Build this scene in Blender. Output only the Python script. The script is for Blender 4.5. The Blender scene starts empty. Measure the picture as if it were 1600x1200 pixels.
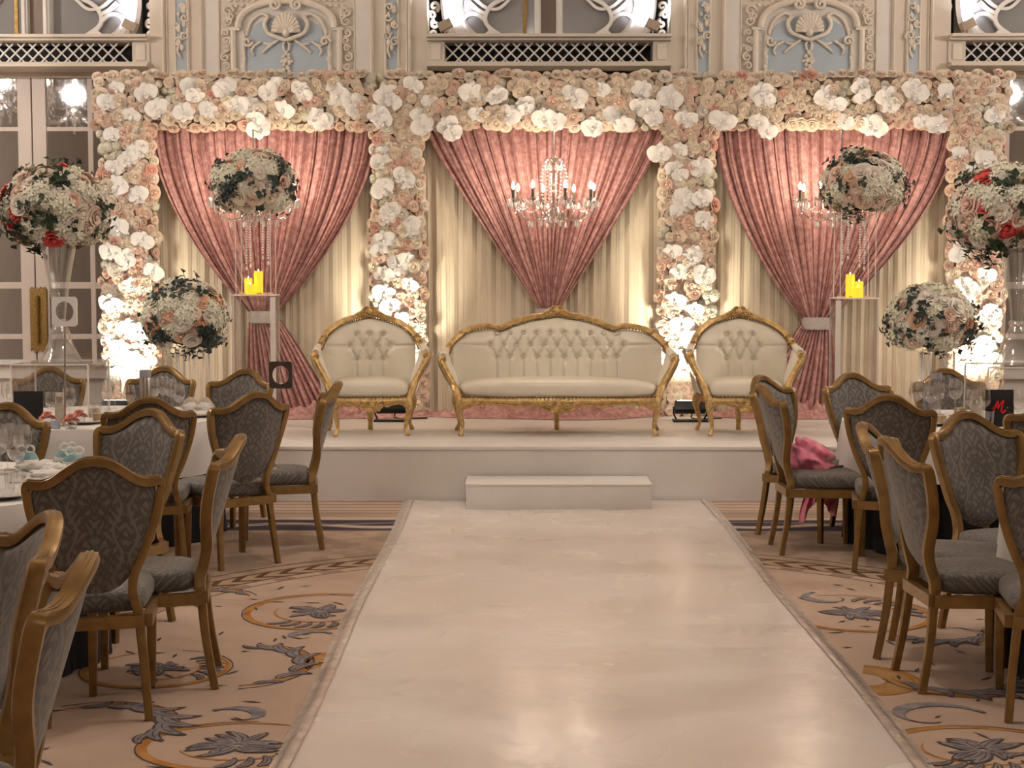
import bpy, bmesh, math, random
from mathutils import Vector, Matrix, Euler

random.seed(11)
S = bpy.context.scene
COL = S.collection
PI = math.pi
R = math.radians

# ------------------------------------------------------------------ camera
H = 1.68                       # eye height
F = 2400.0                     # focal length in pixels of a 1600 px wide frame
PITCH = math.atan(170 / F)
YAW = math.atan(14 / math.hypot(F, 170))
cam_data = bpy.data.cameras.new('camera')
cam_data.sensor_width = 36.0
cam_data.lens = F * 36.0 / 1600.0
cam_data.clip_end = 200
cam = bpy.data.objects.new('camera', cam_data)
COL.objects.link(cam)
cam.location = (0, 0, H)
cam.rotation_euler = (PI / 2 - PITCH, 0, YAW)
S.camera = cam
CR = Euler((PI / 2 - PITCH, 0, YAW)).to_matrix()


def at(px, py, Y):
    d = CR @ Vector(((px - 800) / F, (600 - py) / F, -1))
    t = Y / d.y
    return Vector((d.x * t, Y, H + d.z * t))


def ax(px, Y): return at(px, 430, Y).x
def az(py, Y): return at(814, py, Y).z


# ------------------------------------------------------------------ world, lights, exposure
w = bpy.data.worlds.new('World')
S.world = w
w.use_nodes = True
w.node_tree.nodes['Background'].inputs[0].default_value = (1.0, 0.86, 0.72, 1)
w.node_tree.nodes['Background'].inputs[1].default_value = 0.05
S.view_settings.view_transform = 'Standard'
S.view_settings.look = 'None'
S.view_settings.gamma = 1.0
S.view_settings.use_curve_mapping = False
S.view_settings.exposure = 0.0
S.cycles.max_bounces = 8
S.cycles.diffuse_bounces = 3
S.cycles.glossy_bounces = 3
S.cycles.transmission_bounces = 4
S.cycles.transparent_max_bounces = 24
S.cycles.caustics_reflective = False
S.cycles.caustics_refractive = False
S.cycles.use_adaptive_sampling = True
S.cycles.adaptive_threshold = 0.02
S.cycles.use_light_tree = False


def lamp(name, kind, loc, power, color, size=0.1, target=None, angle=None, blend=0.5):
    l = bpy.data.lights.new(name, kind)
    l.energy = power
    l.color = color
    if kind == 'AREA':
        l.size = size
    else:
        l.shadow_soft_size = size
    if kind == 'SPOT':
        l.spot_size = R(angle)
        l.spot_blend = blend
    o = bpy.data.objects.new(name, l)
    COL.objects.link(o)
    o.location = loc
    if target is not None:
        o.rotation_euler = (Vector(target) - Vector(loc)).to_track_quat('-Z', 'Y').to_euler()
    return o


WARM = (1.0, 0.925, 0.85)
ROOM_W = 298
ROOM_CH = [(-6.9, 8.0, 4.35), (-6.7, 12.0, 4.1), (7.5, 8.0, 4.35), (7.3, 12.0, 4.1),
           (0.3, 6.6, 5.2), (0.3, -1.5, 5.0)]  # left pair shows in the door mirrors; the others are unseen, added for light
for i, c in enumerate(ROOM_CH):
    lamp('room_chandelier_light', 'POINT', (c[0], c[1], c[2] + 0.1), ROOM_W * (1.05, 1.2, 1.05, 1.2, 1.1, 0.3)[i], WARM, 0.14)
UP_W = 150
CH_LIT = 22
UP_COL = (1.0, 0.88, 0.68)
UPL = []      # filled in by the uplight builder


# ------------------------------------------------------------------ mesh helpers
class MB:
    def __init__(s):
        s.v = []
        s.f = []

    def add(s, vs, fs):
        o = len(s.v)
        s.v += [Vector(p) for p in vs]
        s.f += [tuple(i + o for i in f) for f in fs]
        return s

    def box(s, x0, x1, y0, y1, z0, z1):
        return s.add([(x0, y0, z0), (x1, y0, z0), (x1, y1, z0), (x0, y1, z0),
                      (x0, y0, z1), (x1, y0, z1), (x1, y1, z1), (x0, y1, z1)],
                     [(0, 3, 2, 1), (4, 5, 6, 7), (0, 1, 5, 4), (1, 2, 6, 5), (2, 3, 7, 6), (3, 0, 4, 7)])

    def grid(s, fn, nu, nv, cu=False, flip=False):
        vs = []
        for j in range(nv + 1):
            for i in range(nu if cu else nu + 1):
                vs.append(fn(i / nu, j / nv))
        wd = nu if cu else nu + 1
        fs = []
        for j in range(nv):
            for i in range(nu):
                a = j * wd + i
                b = j * wd + (i + 1) % wd
                q = (a, b, b + wd, a + wd)
                fs.append(q[::-1] if flip else q)
        return s.add(vs, fs)

    def tube(s, pts, r, n=8, cap=True, flat=None, up=None):
        """sweep: round with radius r (number or list); flat=(a,b) gives an oval or boxy section"""
        P = [Vector(p) for p in pts]
        m = len(P)
        rr = r if isinstance(r, (list, tuple)) else [r] * m
        vs = []
        ref = Vector(up) if up else None
        prev = None
        for k in range(m):
            t = (P[min(k + 1, m - 1)] - P[max(k - 1, 0)])
            if t.length < 1e-9:
                t = Vector((0, 0, 1))
            t.normalize()
            if ref is not None:
                a = ref - t * ref.dot(t)
            elif prev is None:
                g = Vector((0, 0, 1)) if abs(t.z) < 0.9 else Vector((1, 0, 0))
                a = g - t * g.dot(t)
            else:
                a = prev - t * prev.dot(t)
            a.normalize()
            prev = a
            b = t.cross(a)
            for q in range(n):
                th = 2 * PI * q / n + (PI / 4 if n == 4 else 0)
                ca, sa = math.cos(th), math.sin(th)
                if flat:
                    if n > 4:
                        ca = math.copysign(abs(ca) ** 0.5, ca)
                        sa = math.copysign(abs(sa) ** 0.5, sa)
                    else:
                        ca, sa = math.copysign(1, ca), math.copysign(1, sa)
                    vs.append(P[k] + a * (ca * flat[0] * rr[k]) + b * (sa * flat[1] * rr[k]))
                else:
                    vs.append(P[k] + a * (ca * rr[k]) + b * (sa * rr[k]))
        fs = []
        for k in range(m - 1):
            for q in range(n):
                a0 = k * n + q
                a1 = k * n + (q + 1) % n
                fs.append((a0, a1, a1 + n, a0 + n))
        if cap:
            fs.append(tuple(range(n))[::-1])
            fs.append(tuple(range((m - 1) * n, m * n)))
        return s.add(vs, fs)

    def lathe(s, prof, n=16, c=(0, 0, 0), cap=False):
        vs = []
        for (r, z) in prof:
            for q in range(n):
                th = 2 * PI * q / n
                vs.append((c[0] + r * math.cos(th), c[1] + r * math.sin(th), c[2] + z))
        fs = []
        for k in range(len(prof) - 1):
            for q in range(n):
                a = k * n + q
                b = k * n + (q + 1) % n
                fs.append((a, b, b + n, a + n))
        if cap:
            fs.append(tuple(range(n))[::-1])
            fs.append(tuple(range((len(prof) - 1) * n, len(prof) * n)))
        return s.add(vs, fs)

    def sphere(s, c, r, n=8, m=6, sc=(1, 1, 1)):
        pr = [(max(1e-4, math.sin(PI * k / m)), -math.cos(PI * k / m)) for k in range(m + 1)]
        o = len(s.v)
        s.lathe(pr, n)
        for k in range(o, len(s.v)):
            p = s.v[k]
            s.v[k] = Vector((c[0] + p.x * r * sc[0], c[1] + p.y * r * sc[1], c[2] + p.z * r * sc[2]))
        return s

    def sq(s, c, rx, ry, rz, e1=0.3, e2=0.3, n=32, m=14):
        def pw(x, e): return math.copysign(abs(x) ** e, x)
        o = len(s.v)

        def fn(u, v):
            th = 2 * PI * u
            ph = PI * (v - 0.5)
            return (c[0] + rx * pw(math.cos(ph), e1) * pw(math.cos(th), e2),
                    c[1] + ry * pw(math.cos(ph), e1) * pw(math.sin(th), e2),
                    c[2] + rz * pw(math.sin(ph), e1))
        return s.grid(fn, n, m, cu=True)

    def prism(s, ol, y0, y1):
        """outline of (x, z) pairs, counter-clockwise seen from -y, thickened from y0 to y1"""
        n = len(ol)
        vs = [(x, y0, z) for x, z in ol] + [(x, y1, z) for x, z in ol]
        fs = [tuple(range(n)), tuple(range(n, 2 * n))[::-1]]
        for i in range(n):
            j = (i + 1) % n
            fs.append((j, i, i + n, j + n))
        return s.add(vs, fs)

    def merge(s, o, M=None):
        return s.add([M @ p for p in o.v] if M is not None else o.v, o.f)

    def mesh(s, name, mat=None, smooth=True, bevel=0, sharp=40, seg=2):
        me = bpy.data.meshes.new(name)
        me.from_pydata([tuple(p) for p in s.v], [], s.f)
        if bevel:
            bm = bmesh.new()
            bm.from_mesh(me)
            bmesh.ops.bevel(bm, geom=[e for e in bm.edges if e.is_manifold and e.calc_face_angle(0) > 0.5],
                            offset=bevel, segments=seg, affect='EDGES', profile=0.6)
            bm.to_mesh(me)
            bm.free()
        me.update()
        if smooth:
            me.shade_smooth()
            me.set_sharp_from_angle(angle=R(sharp))
        if mat is not None:
            me.materials.append(mat)
        return me

    def build(s, name, mat, parent=None, smooth=True, bevel=0, loc=None, sharp=40, seg=2):
        return ob(name, s.mesh(name, mat, smooth, bevel, sharp, seg), parent, loc)


def ob(name, me, parent=None, loc=None, rot=None, scale=None, mat=None):
    o = bpy.data.objects.new(name, me)
    COL.objects.link(o)
    o.parent = parent
    if loc is not None:
        o.location = loc
    if rot is not None:
        if hasattr(rot, 'w'):
            o.rotation_mode = 'QUATERNION'
            o.rotation_quaternion = rot
        else:
            o.rotation_euler = rot
    if scale is not None:
        o.scale = (scale,) * 3 if isinstance(scale, (int, float)) else scale
    if mat is not None:
        o.material_slots[0].link = 'OBJECT'
        o.material_slots[0].material = mat
    return o


def tag(o, label, cat, group=None):
    o['label'] = label
    o['category'] = cat
    if group:
        o['group'] = group
    return o


def thing(name, label, cat, loc=(0, 0, 0), rz=0.0, group=None):
    o = bpy.data.objects.new(name, None)
    o.empty_display_size = 0.1
    COL.objects.link(o)
    o.location = loc
    o.rotation_euler = (0, 0, rz)
    return tag(o, label, cat, group)


def struct(o):
    o['kind'] = 'structure'
    return o


def copy_tree(o, parent=None):
    c = o.copy()
    COL.objects.link(c)
    c.parent = parent
    for ch in o.children:
        copy_tree(ch, c)
    return c


def bez(pts, n=8):
    """Catmull-Rom through the points"""
    P = [Vector(p) for p in pts]
    out = []
    for i in range(len(P) - 1):
        p0, p1, p2, p3 = P[max(i - 1, 0)], P[i], P[i + 1], P[min(i + 2, len(P) - 1)]
        for k in range(n):
            t = k / n
            out.append(0.5 * ((2 * p1) + (p2 - p0) * t + (2 * p0 - 5 * p1 + 4 * p2 - p3) * t * t
                              + (3 * p1 - p0 - 3 * p2 + p3) * t ** 3))
    out.append(P[-1])
    return out


def interp(xs, ys, x):
    if x <= xs[0]:
        return ys[0]
    for i in range(len(xs) - 1):
        if x <= xs[i + 1]:
            return ys[i] + (ys[i + 1] - ys[i]) * (x - xs[i]) / (xs[i + 1] - xs[i])
    return ys[-1]


# ------------------------------------------------------------------ materials
class X:
    """small expression wrapper round math nodes"""
    def __init__(s, nt, k): s.nt, s.k = nt, k

    def op(s, o, b=None, c=None):
        n = s.nt.nodes.new('ShaderNodeMath')
        n.operation = o
        for i, q in enumerate((s, b, c)):
            if q is None:
                continue
            if isinstance(q, X):
                s.nt.links.new(q.k, n.inputs[i])
            else:
                n.inputs[i].default_value = q
        return X(s.nt, n.outputs[0])

    def __add__(s, b): return s.op('ADD', b)
    def __sub__(s, b): return s.op('SUBTRACT', b)
    def __mul__(s, b): return s.op('MULTIPLY', b)
    def __truediv__(s, b): return s.op('DIVIDE', b)
    def abs(s): return s.op('ABSOLUTE')
    def sin(s): return s.op('SINE')
    def fract(s): return s.op('FRACT')
    def lt(s, b): return s.op('LESS_THAN', b)
    def gt(s, b): return s.op('GREATER_THAN', b)
    def max(s, b): return s.op('MAXIMUM', b)
    def min(s, b): return s.op('MINIMUM', b)
    def inv(s): return (s * -1.0) + 1.0

    def ss(s, a, b):
        n = s.nt.nodes.new('ShaderNodeMapRange')
        n.interpolation_type = 'SMOOTHSTEP'
        s.nt.links.new(s.k, n.inputs[0])
        n.inputs[1].default_value = a
        n.inputs[2].default_value = b
        return X(s.nt, n.outputs[0])

    def near(s, c, w, e=0.006):
        return (s - c).abs().ss(w + e, w - e if w > e else 0.0)


def nodes(name):
    m = bpy.data.materials.new(name)
    m.use_nodes = True
    return m, m.node_tree, m.node_tree.nodes['Principled BSDF']


def coords(nt, kind='Object'):
    tc = nt.nodes.new('ShaderNodeTexCoord')
    sp = nt.nodes.new('ShaderNodeSeparateXYZ')
    nt.links.new(tc.outputs[kind], sp.inputs[0])
    return tc.outputs[kind], X(nt, sp.outputs[0]), X(nt, sp.outputs[1]), X(nt, sp.outputs[2])


def noise(nt, scale, detail=2.0, vec=None, rough=0.5, color=False):
    n = nt.nodes.new('ShaderNodeTexNoise')
    n.inputs['Scale'].default_value = scale
    n.inputs['Detail'].default_value = detail
    n.inputs['Roughness'].default_value = rough
    if vec is not None:
        nt.links.new(vec, n.inputs['Vector'])
    return n.outputs['Color'] if color else X(nt, n.outputs[0])


def mixc(nt, f, a, b):
    n = nt.nodes.new('ShaderNodeMix')
    n.data_type = 'RGBA'
    for sk, q in ((n.inputs[0], f), (n.inputs[6], a), (n.inputs[7], b)):
        if isinstance(q, X):
            nt.links.new(q.k, sk)
        elif isinstance(q, bpy.types.NodeSocket):
            nt.links.new(q, sk)
        elif isinstance(q, (int, float)):
            sk.default_value = q
        else:
            sk.default_value = (*q, 1) if len(q) == 3 else q
    return n.outputs[2]


def bump(nt, bs, h, strength, dist=0.01):
    b = nt.nodes.new('ShaderNodeBump')
    b.inputs['Strength'].default_value = strength
    b.inputs['Distance'].default_value = dist
    nt.links.new(h.k if isinstance(h, X) else h, b.inputs['Height'])
    nt.links.new(b.outputs[0], bs.inputs['Normal'])


def mat(name, col, rough=0.5, metal=0.0, var=0.0, vscale=8.0, bmp=0.0, bscale=60.0, sheen=0.0,
        trans=0.0, sss=0.0, coat=0.0, emit=None, estr=0.0, spec=0.5, col2=None):
    m, nt, bs = nodes(name)
    bs.inputs['Base Color'].default_value = (*col, 1)
    bs.inputs['Roughness'].default_value = rough
    bs.inputs['Metallic'].default_value = metal
    bs.inputs['Specular IOR Level'].default_value = spec
    if sheen:
        bs.inputs['Sheen Weight'].default_value = sheen
        bs.inputs['Sheen Roughness'].default_value = 0.4
        bs.inputs['Sheen Tint'].default_value = (*[min(1, c * 1.6 + 0.15) for c in col], 1)
    if coat:
        bs.inputs['Coat Weight'].default_value = coat
        bs.inputs['Coat Roughness'].default_value = 0.15
    if sss:
        bs.inputs['Subsurface Weight'].default_value = sss
        bs.inputs['Subsurface Radius'].default_value = (0.02, 0.015, 0.01)
    if emit:
        bs.inputs['Emission Color'].default_value = (*emit, 1)
        bs.inputs['Emission Strength'].default_value = estr
    if var or bmp:
        vec = coords(nt)[0]
        if var:
            c2 = col2 if col2 else tuple(c * (1 - var) for c in col)
            nt.links.new(mixc(nt, noise(nt, vscale, 4, vec).ss(0.3, 0.7), col, c2), bs.inputs['Base Color'])
        if bmp:
            bump(nt, bs, noise(nt, bscale, 3, vec), bmp)
    return m


def clear(name, tint=(1, 1, 1), fac=0.0, rough=0.02, edge=1.0):
    """thin clear glass or acrylic: transparent with Fresnel reflection"""
    m, nt, bs = nodes(name)
    nt.nodes.remove(bs)
    out = nt.nodes['Material Output']
    tr = nt.nodes.new('ShaderNodeBsdfTransparent')
    tr.inputs[0].default_value = (*tint, 1)
    gl = nt.nodes.new('ShaderNodeBsdfGlossy')
    gl.inputs['Roughness'].default_value = rough
    lw = nt.nodes.new('ShaderNodeLayerWeight')
    lw.inputs[0].default_value = 0.5
    f = (X(nt, lw.outputs['Facing']).op('POWER', 4.0) * (0.7 * edge) + (fac + 0.03)).min(1.0)
    mx = nt.nodes.new('ShaderNodeMixShader')
    nt.links.new(f.k, mx.inputs[0])
    nt.links.new(tr.outputs[0], mx.inputs[1])
    nt.links.new(gl.outputs[0], mx.inputs[2])
    nt.links.new(mx.outputs[0], out.inputs[0])
    return m


def petal_mat(name, col, col2):
    m, nt, bs = nodes(name)
    oi = nt.nodes.new('ShaderNodeObjectInfo')
    nt.links.new(mixc(nt, X(nt, oi.outputs['Random']), col, col2), bs.inputs['Base Color'])
    bs.inputs['Roughness'].default_value = 0.6
    bs.inputs['Specular IOR Level'].default_value = 0.25
    bs.inputs['Sheen Weight'].default_value = 0.15
    return m


M = {}
M['plaster'] = mat('cream_plaster', (0.78, 0.69, 0.59), 0.55, var=0.08, vscale=3, bmp=0.05, bscale=120)
M['moulding'] = mat('cream_moulding', (0.86, 0.77, 0.66), 0.45, var=0.06, vscale=10)
M['whitetrim'] = mat('white_trim', (0.82, 0.78, 0.74), 0.4, var=0.05, vscale=6)
M['bluepanel'] = mat('pale_blue_panel', (0.50, 0.58, 0.66), 0.6, var=0.06, vscale=5)
M['reflectglass'] = mat('painted_reflection_glass', (0.30, 0.29, 0.29), 0.08, spec=0.6)  # grey base colour stands in for the ceiling mirrored in the glass
M['black'] = mat('black_shade', (0.006, 0.006, 0.007), 0.7)  # flat black painted in for the shade inside openings
M['sidewall'] = mat('low_bounce_side_wall', (0.46, 0.40, 0.35), 0.7, var=0.08, vscale=2)  # unseen walls, coloured darker to bounce less light and deepen shadows
M['mirror'] = mat('mirror_glass', (0.80, 0.82, 0.84), 0.02, metal=1.0)
M['doorpaint'] = mat('door_paint', (0.68, 0.59, 0.53), 0.45, var=0.05, vscale=4)
M['brass'] = mat('old_brass', (0.38, 0.24, 0.08), 0.42, metal=0.85, var=0.35, vscale=40, bmp=0.3, bscale=120)
M['stagewhite'] = mat('stage_white_vinyl', (0.80, 0.755, 0.72), 0.38, var=0.05, vscale=2.5, bmp=0.10, bscale=35)
M['stepwhite'] = mat('step_white', (0.78, 0.75, 0.72), 0.5, var=0.05, vscale=6, bmp=0.05)
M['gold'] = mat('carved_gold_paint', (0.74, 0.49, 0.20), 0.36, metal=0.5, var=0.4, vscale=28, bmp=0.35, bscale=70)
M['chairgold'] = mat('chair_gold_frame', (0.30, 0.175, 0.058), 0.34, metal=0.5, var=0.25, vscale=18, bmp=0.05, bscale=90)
M['leather'] = mat('cream_leather', (0.80, 0.73, 0.60), 0.3, var=0.06, vscale=7, bmp=0.08, bscale=160)
M['stud'] = mat('antique_stud', (0.30, 0.19, 0.08), 0.3, metal=0.9)
M['cream_drape'] = mat('cream_drape_cloth', (0.80, 0.70, 0.54), 0.75, var=0.05, vscale=4, sheen=0.2)
M['silverband'] = mat('silver_sequin_band', (0.62, 0.58, 0.56), 0.35, metal=0.6, var=0.4, vscale=140, bmp=0.8, bscale=220)
M['cloth'] = mat('white_table_linen', (0.80, 0.76, 0.72), 0.8, var=0.04, vscale=5, bmp=0.05, bscale=200)
M['blackcloth'] = mat('black_table_skirt', (0.006, 0.005, 0.006), 0.9)
M['glass'] = clear('clear_glass', fac=0.09, edge=1.6)
M['vaseglass'] = clear('thick_vase_glass', (0.97, 0.98, 0.98), fac=0.10, edge=2.0)
M['acrylic'] = clear('clear_acrylic', (0.985, 0.985, 0.98), fac=0.015, edge=0.8)
M['acrylic_edge'] = mat('frosted_acrylic_edge', (0.86, 0.80, 0.74), 0.3, spec=0.6)
M['crystal'] = clear('cut_crystal', (0.98, 0.96, 0.95), fac=0.30, edge=1.4, rough=0.05)
M['bead'] = mat('crystal_bead', (0.90, 0.86, 0.82), 0.12, spec=0.9, coat=0.6)
M['bulb'] = mat('lit_bulb', (1, 0.9, 0.75), 0.5, emit=(1.0, 0.80, 0.55), estr=30)
M['sleeve'] = mat('candle_sleeve', (0.10, 0.075, 0.06), 0.5)
M['yellowwax'] = mat('yellow_led_candle', (0.95, 0.66, 0.05), 0.5, emit=(1.0, 0.62, 0.02), estr=0.65)
M['plastic'] = mat('black_plastic', (0.012, 0.012, 0.013), 0.4)
M['lens'] = mat('lit_lamp_lens', (1, 1, 1), 0.3, emit=(1.0, 0.86, 0.62), estr=40)
M['chrome'] = mat('silver_metal', (0.55, 0.52, 0.48), 0.22, metal=1.0)
M['darkmetal'] = mat('dark_bronze_metal', (0.10, 0.085, 0.07), 0.4, metal=0.6)
M['porcelain'] = mat('white_porcelain', (0.84, 0.81, 0.78), 0.2, coat=0.4)
M['napkin'] = mat('white_napkin', (0.82, 0.79, 0.75), 0.85, bmp=0.1, bscale=150)
M['card_black'] = mat('black_card', (0.004, 0.004, 0.005), 0.55)
M['red'] = mat('red_ink', (0.78, 0.012, 0.015), 0.5)
M['white'] = mat('white_ink', (0.85, 0.84, 0.82), 0.6)
M['coral'] = mat('coral_petal', (0.88, 0.36, 0.26), 0.7, var=0.3, vscale=40)
M['beige'] = mat('beige_paper', (0.66, 0.57, 0.46), 0.7, var=0.15, vscale=30)
M['tan'] = mat('gold_favour_paper', (0.50, 0.36, 0.18), 0.5, var=0.5, vscale=120)
M['teal'] = mat('pale_teal_tin', (0.30, 0.52, 0.56), 0.5, var=0.25, vscale=60)
M['lilac'] = mat('lilac_card', (0.42, 0.44, 0.56), 0.6)
M['greyplastic'] = mat('grey_cap', (0.30, 0.29, 0.31), 0.5)
M['tape'] = mat('clear_edge_tape', (0.72, 0.61, 0.54), 0.16, var=0.2, vscale=12, bmp=0.35, bscale=28, coat=0.5)
M['leaf'] = petal_mat('dark_ivy_leaf', (0.022, 0.040, 0.022), (0.045, 0.07, 0.032))
M['leaf_eu'] = petal_mat('blue_green_leaf', (0.02, 0.033, 0.030), (0.05, 0.07, 0.06))
M['foam'] = mat('moss_foam', (0.05, 0.06, 0.03), 0.9, var=0.4, vscale=40)
M['backing'] = mat('gap_shade_backing', (0.42, 0.27, 0.17), 0.9, var=0.5, vscale=30, bmp=0.8, bscale=60)  # darkened colour paints shade into the gaps between blooms
M['r_blush'] = petal_mat('blush_rose', (0.80, 0.56, 0.44), (0.84, 0.66, 0.54))
M['r_cream'] = petal_mat('cream_rose', (0.84, 0.75, 0.60), (0.86, 0.70, 0.56))
M['r_pink'] = petal_mat('pink_rose', (0.78, 0.42, 0.34), (0.80, 0.52, 0.42))
M['r_white'] = petal_mat('white_rose', (0.84, 0.79, 0.70), (0.86, 0.76, 0.66))
M['r_peach'] = petal_mat('peach_rose', (0.86, 0.46, 0.26), (0.84, 0.56, 0.40))
M['r_red'] = petal_mat('coral_red_rose', (0.66, 0.06, 0.06), (0.76, 0.16, 0.12))
M['hyd'] = petal_mat('ivory_hydrangea', (0.80, 0.78, 0.60), (0.84, 0.80, 0.68))
M['orchid'] = petal_mat('white_orchid', (0.90, 0.88, 0.84), (0.88, 0.86, 0.84))
M['spotbox'] = mat('tan_spot_housing', (0.45, 0.36, 0.27), 0.5)


for k in ('bulb', 'lens', 'yellowwax'):
    M[k].cycles.emission_sampling = 'NONE'      # the lamps beside them give the light


def velvet():
    m, nt, bs = nodes('mauve_crushed_velvet')
    vec, x, y, z = coords(nt)
    n1 = noise(nt, 22, 6, vec, 0.65)
    c = mixc(nt, n1.ss(0.35, 0.68), (0.36, 0.165, 0.155), (0.60, 0.345, 0.325))
    nt.links.new(c, bs.inputs['Base Color'])
    bs.inputs['Roughness'].default_value = 0.55
    bs.inputs['Sheen Weight'].default_value = 0.9
    bs.inputs['Sheen Roughness'].default_value = 0.3
    bs.inputs['Sheen Tint'].default_value = (0.95, 0.62, 0.58, 1)
    bump(nt, bs, noise(nt, 40, 4, vec), 0.35)
    return m


def damask(name, base, fig):
    m, nt, bs = nodes(name)
    vec, x, y, z = coords(nt)
    h = (x.abs()).op('MODULO', 0.22)
    u = ((h - 0.11).abs()) * 17.0            # mirrored in x
    nz = noise(nt, 9, 1, vec)
    v = (z + y * 0.9) * 19.0
    # ogee lattice with leafy inside
    a = (v * 2.4 + u * 0.0).sin() * 0.28
    l1 = ((u - 0.5) - a).abs().ss(0.13, 0.07)
    p = ((u * 7.5 + (v * 5.0).sin() * 1.3).sin() * ((v * 7.2) + (u * 4.0).sin() * 1.5).sin())
    l2 = p.ss(0.28, 0.42)
    p2 = ((u * 15.0).sin() * (v * 12.0 + u * 6.0).sin()).ss(0.45, 0.6)
    f = (l1.max(l2).max(p2 * 0.7)) * (nz.ss(0.2, 0.5) * 0.5 + 0.5)
    fine = noise(nt, 400, 1, vec)
    c = mixc(nt, f * 0.75, base, fig)
    c = mixc(nt, fine * 0.25, c, tuple(q * 0.6 for q in base))
    nt.links.new(c, bs.inputs['Base Color'])
    bs.inputs['Roughness'].default_value = 0.62
    bs.inputs['Sheen Weight'].default_value = 0.3
    bs.inputs['Sheen Tint'].default_value = (0.8, 0.76, 0.72, 1)
    bump(nt, bs, f, 0.12, 0.004)
    return m


def carpet():
    m, nt, bs = nodes('patterned_ballroom_carpet')
    vec, x0, y0, z = coords(nt)
    wob = noise(nt, 1.1, 2, vec)
    wob2 = noise(nt, 1.3, 2, None)
    mp = nt.nodes.new('ShaderNodeMapping')
    mp.inputs['Location'].default_value = (13.1, 4.2, 0)
    nt.links.new(vec, mp.inputs[0])
    wob2 = noise(nt, 1.1, 2, mp.outputs[0])
    x = x0 + (wob - 0.5) * 0.5
    y = y0 + (wob2 - 0.5) * 0.5
    fine = noise(nt, 30, 3, vec)
    cream, cream2 = (0.62, 0.465, 0.37), (0.55, 0.405, 0.315)
    orange, blue, navy, brown, taupe = (0.50, 0.225, 0.05), (0.24, 0.22, 0.23), (0.06, 0.055, 0.075), (0.14, 0.07, 0.035), (0.40, 0.30, 0.23)
    c = mixc(nt, noise(nt, 2.2, 3, vec).ss(0.35, 0.7), cream, cream2)

    # ring of a round medallion, chain border
    dx = x0 - 0.3
    dy = y0 - 6.8
    r = (dx * dx + dy * dy).op('SQRT')
    ang = dy.op('ARCTAN2', dx)
    far = r.gt(2.33) * y0.gt(8.0)
    tz = mixc(nt, noise(nt, 4, 3, vec).ss(0.42, 0.6), taupe, cream2)
    c = mixc(nt, far, c, tz)
    rb = r + (wob - 0.5) * 0.02
    band = rb.near(2.42, 0.085, 0.004) * y0.gt(7.4)
    ch = ((ang * 15.0 + (rb - 2.42).abs() * 9.0).fract())
    cc = mixc(nt, ch.ss(0.55, 0.66), (0.50, 0.37, 0.26), brown)
    c = mixc(nt, band, c, cc)
    ln = (rb.near(2.335, 0.012, 0.005)).max(rb.near(2.505, 0.014, 0.005)).max(rb.near(2.24, 0.008, 0.005)).max(rb.near(2.62, 0.01, 0.005)) * y0.gt(7.4)
    c = mixc(nt, ln * 0.9, c, brown)
    dots = rb.near(2.28, 0.03, 0.006) * (ang * 46.0).sin().gt(0.2) * y0.gt(7.4)
    c = mixc(nt, dots * 0.5, c, brown)
    # straight border bands in front of the stage
    yy = y0 + (wob - 0.5) * 0.03
    nb = yy.near(10.25, 0.22, 0.01)
    wave = ((x0 * 5.0).sin() * 0.07 + yy).near(10.24, 0.05, 0.012)
    cb = mixc(nt, wave * (fine.ss(0.2, 0.4)), navy, cream)
    cb = mixc(nt, ((x0 * 3.1).sin() * 0.06 + yy).near(10.33, 0.025, 0.01) * 0.9, cb, blue)
    c = mixc(nt, nb, c, cb)
    st = yy.gt(10.48)
    sl = ((yy * 7.0).fract()).near(0.3, 0.12, 0.05)
    cs = mixc(nt, sl * 0.65, cream, brown)
    cs = mixc(nt, yy.near(10.75, 0.10, 0.02) * 0.8, cs, taupe)
    c = mixc(nt, st, c, cs)
    pile = noise(nt, 260, 2, vec)
    c = mixc(nt, pile * 0.25, c, (0.18, 0.12, 0.08))
    nt.links.new(c, bs.inputs['Base Color'])
    bs.inputs['Roughness'].default_value = 0.95
    bs.inputs['Specular IOR Level'].default_value = 0.1
    bump(nt, bs, pile, 0.5, 0.006)
    return m


def aisle_mat():
    m, nt, bs = nodes('white_aisle_vinyl')
    vec, x, y, z = coords(nt)
    big = noise(nt, 0.9, 3, vec)
    c = mixc(nt, big.ss(0.35, 0.7), (0.80, 0.73, 0.68), (0.76, 0.67, 0.60))
    spk = noise(nt, 40, 2, vec).ss(0.74, 0.80)
    c = mixc(nt, spk * 0.2, c, (0.45, 0.36, 0.30))
    nt.links.new(c, bs.inputs['Base Color'])
    bs.inputs['Specular IOR Level'].default_value = 0.5
    rg = noise(nt, 2.5, 1, vec) * 0.14 + 0.19
    nt.links.new(rg.k, bs.inputs['Roughness'])
    h = noise(nt, 9, 2, vec, 0.5)
    bump(nt, bs, h, 0.10, 0.02)
    return m


M['velvet'] = velvet()
M['damask'] = damask('grey_damask', (0.095, 0.082, 0.074), (0.215, 0.195, 0.175))
M['carpet'] = carpet()
M['aisle'] = aisle_mat()


def pink_cloth():
    m, nt, bs = nodes('pink_chiffon')
    vec = coords(nt)[0]
    nt.links.new(mixc(nt, noise(nt, 14, 3, vec).ss(0.35, 0.65), (0.66, 0.10, 0.20), (0.86, 0.28, 0.38)), bs.inputs['Base Color'])
    bs.inputs['Roughness'].default_value = 0.7
    bs.inputs['Sheen Weight'].default_value = 0.4
    return m


M['pink'] = pink_cloth()
# ================================================================== THE SETTING
XL, XR, YB, YF, CEIL = -9.6, 10.2, 16.3, -6.0, 6.8
WY = 15.6                                   # front plane of the end wall

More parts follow.
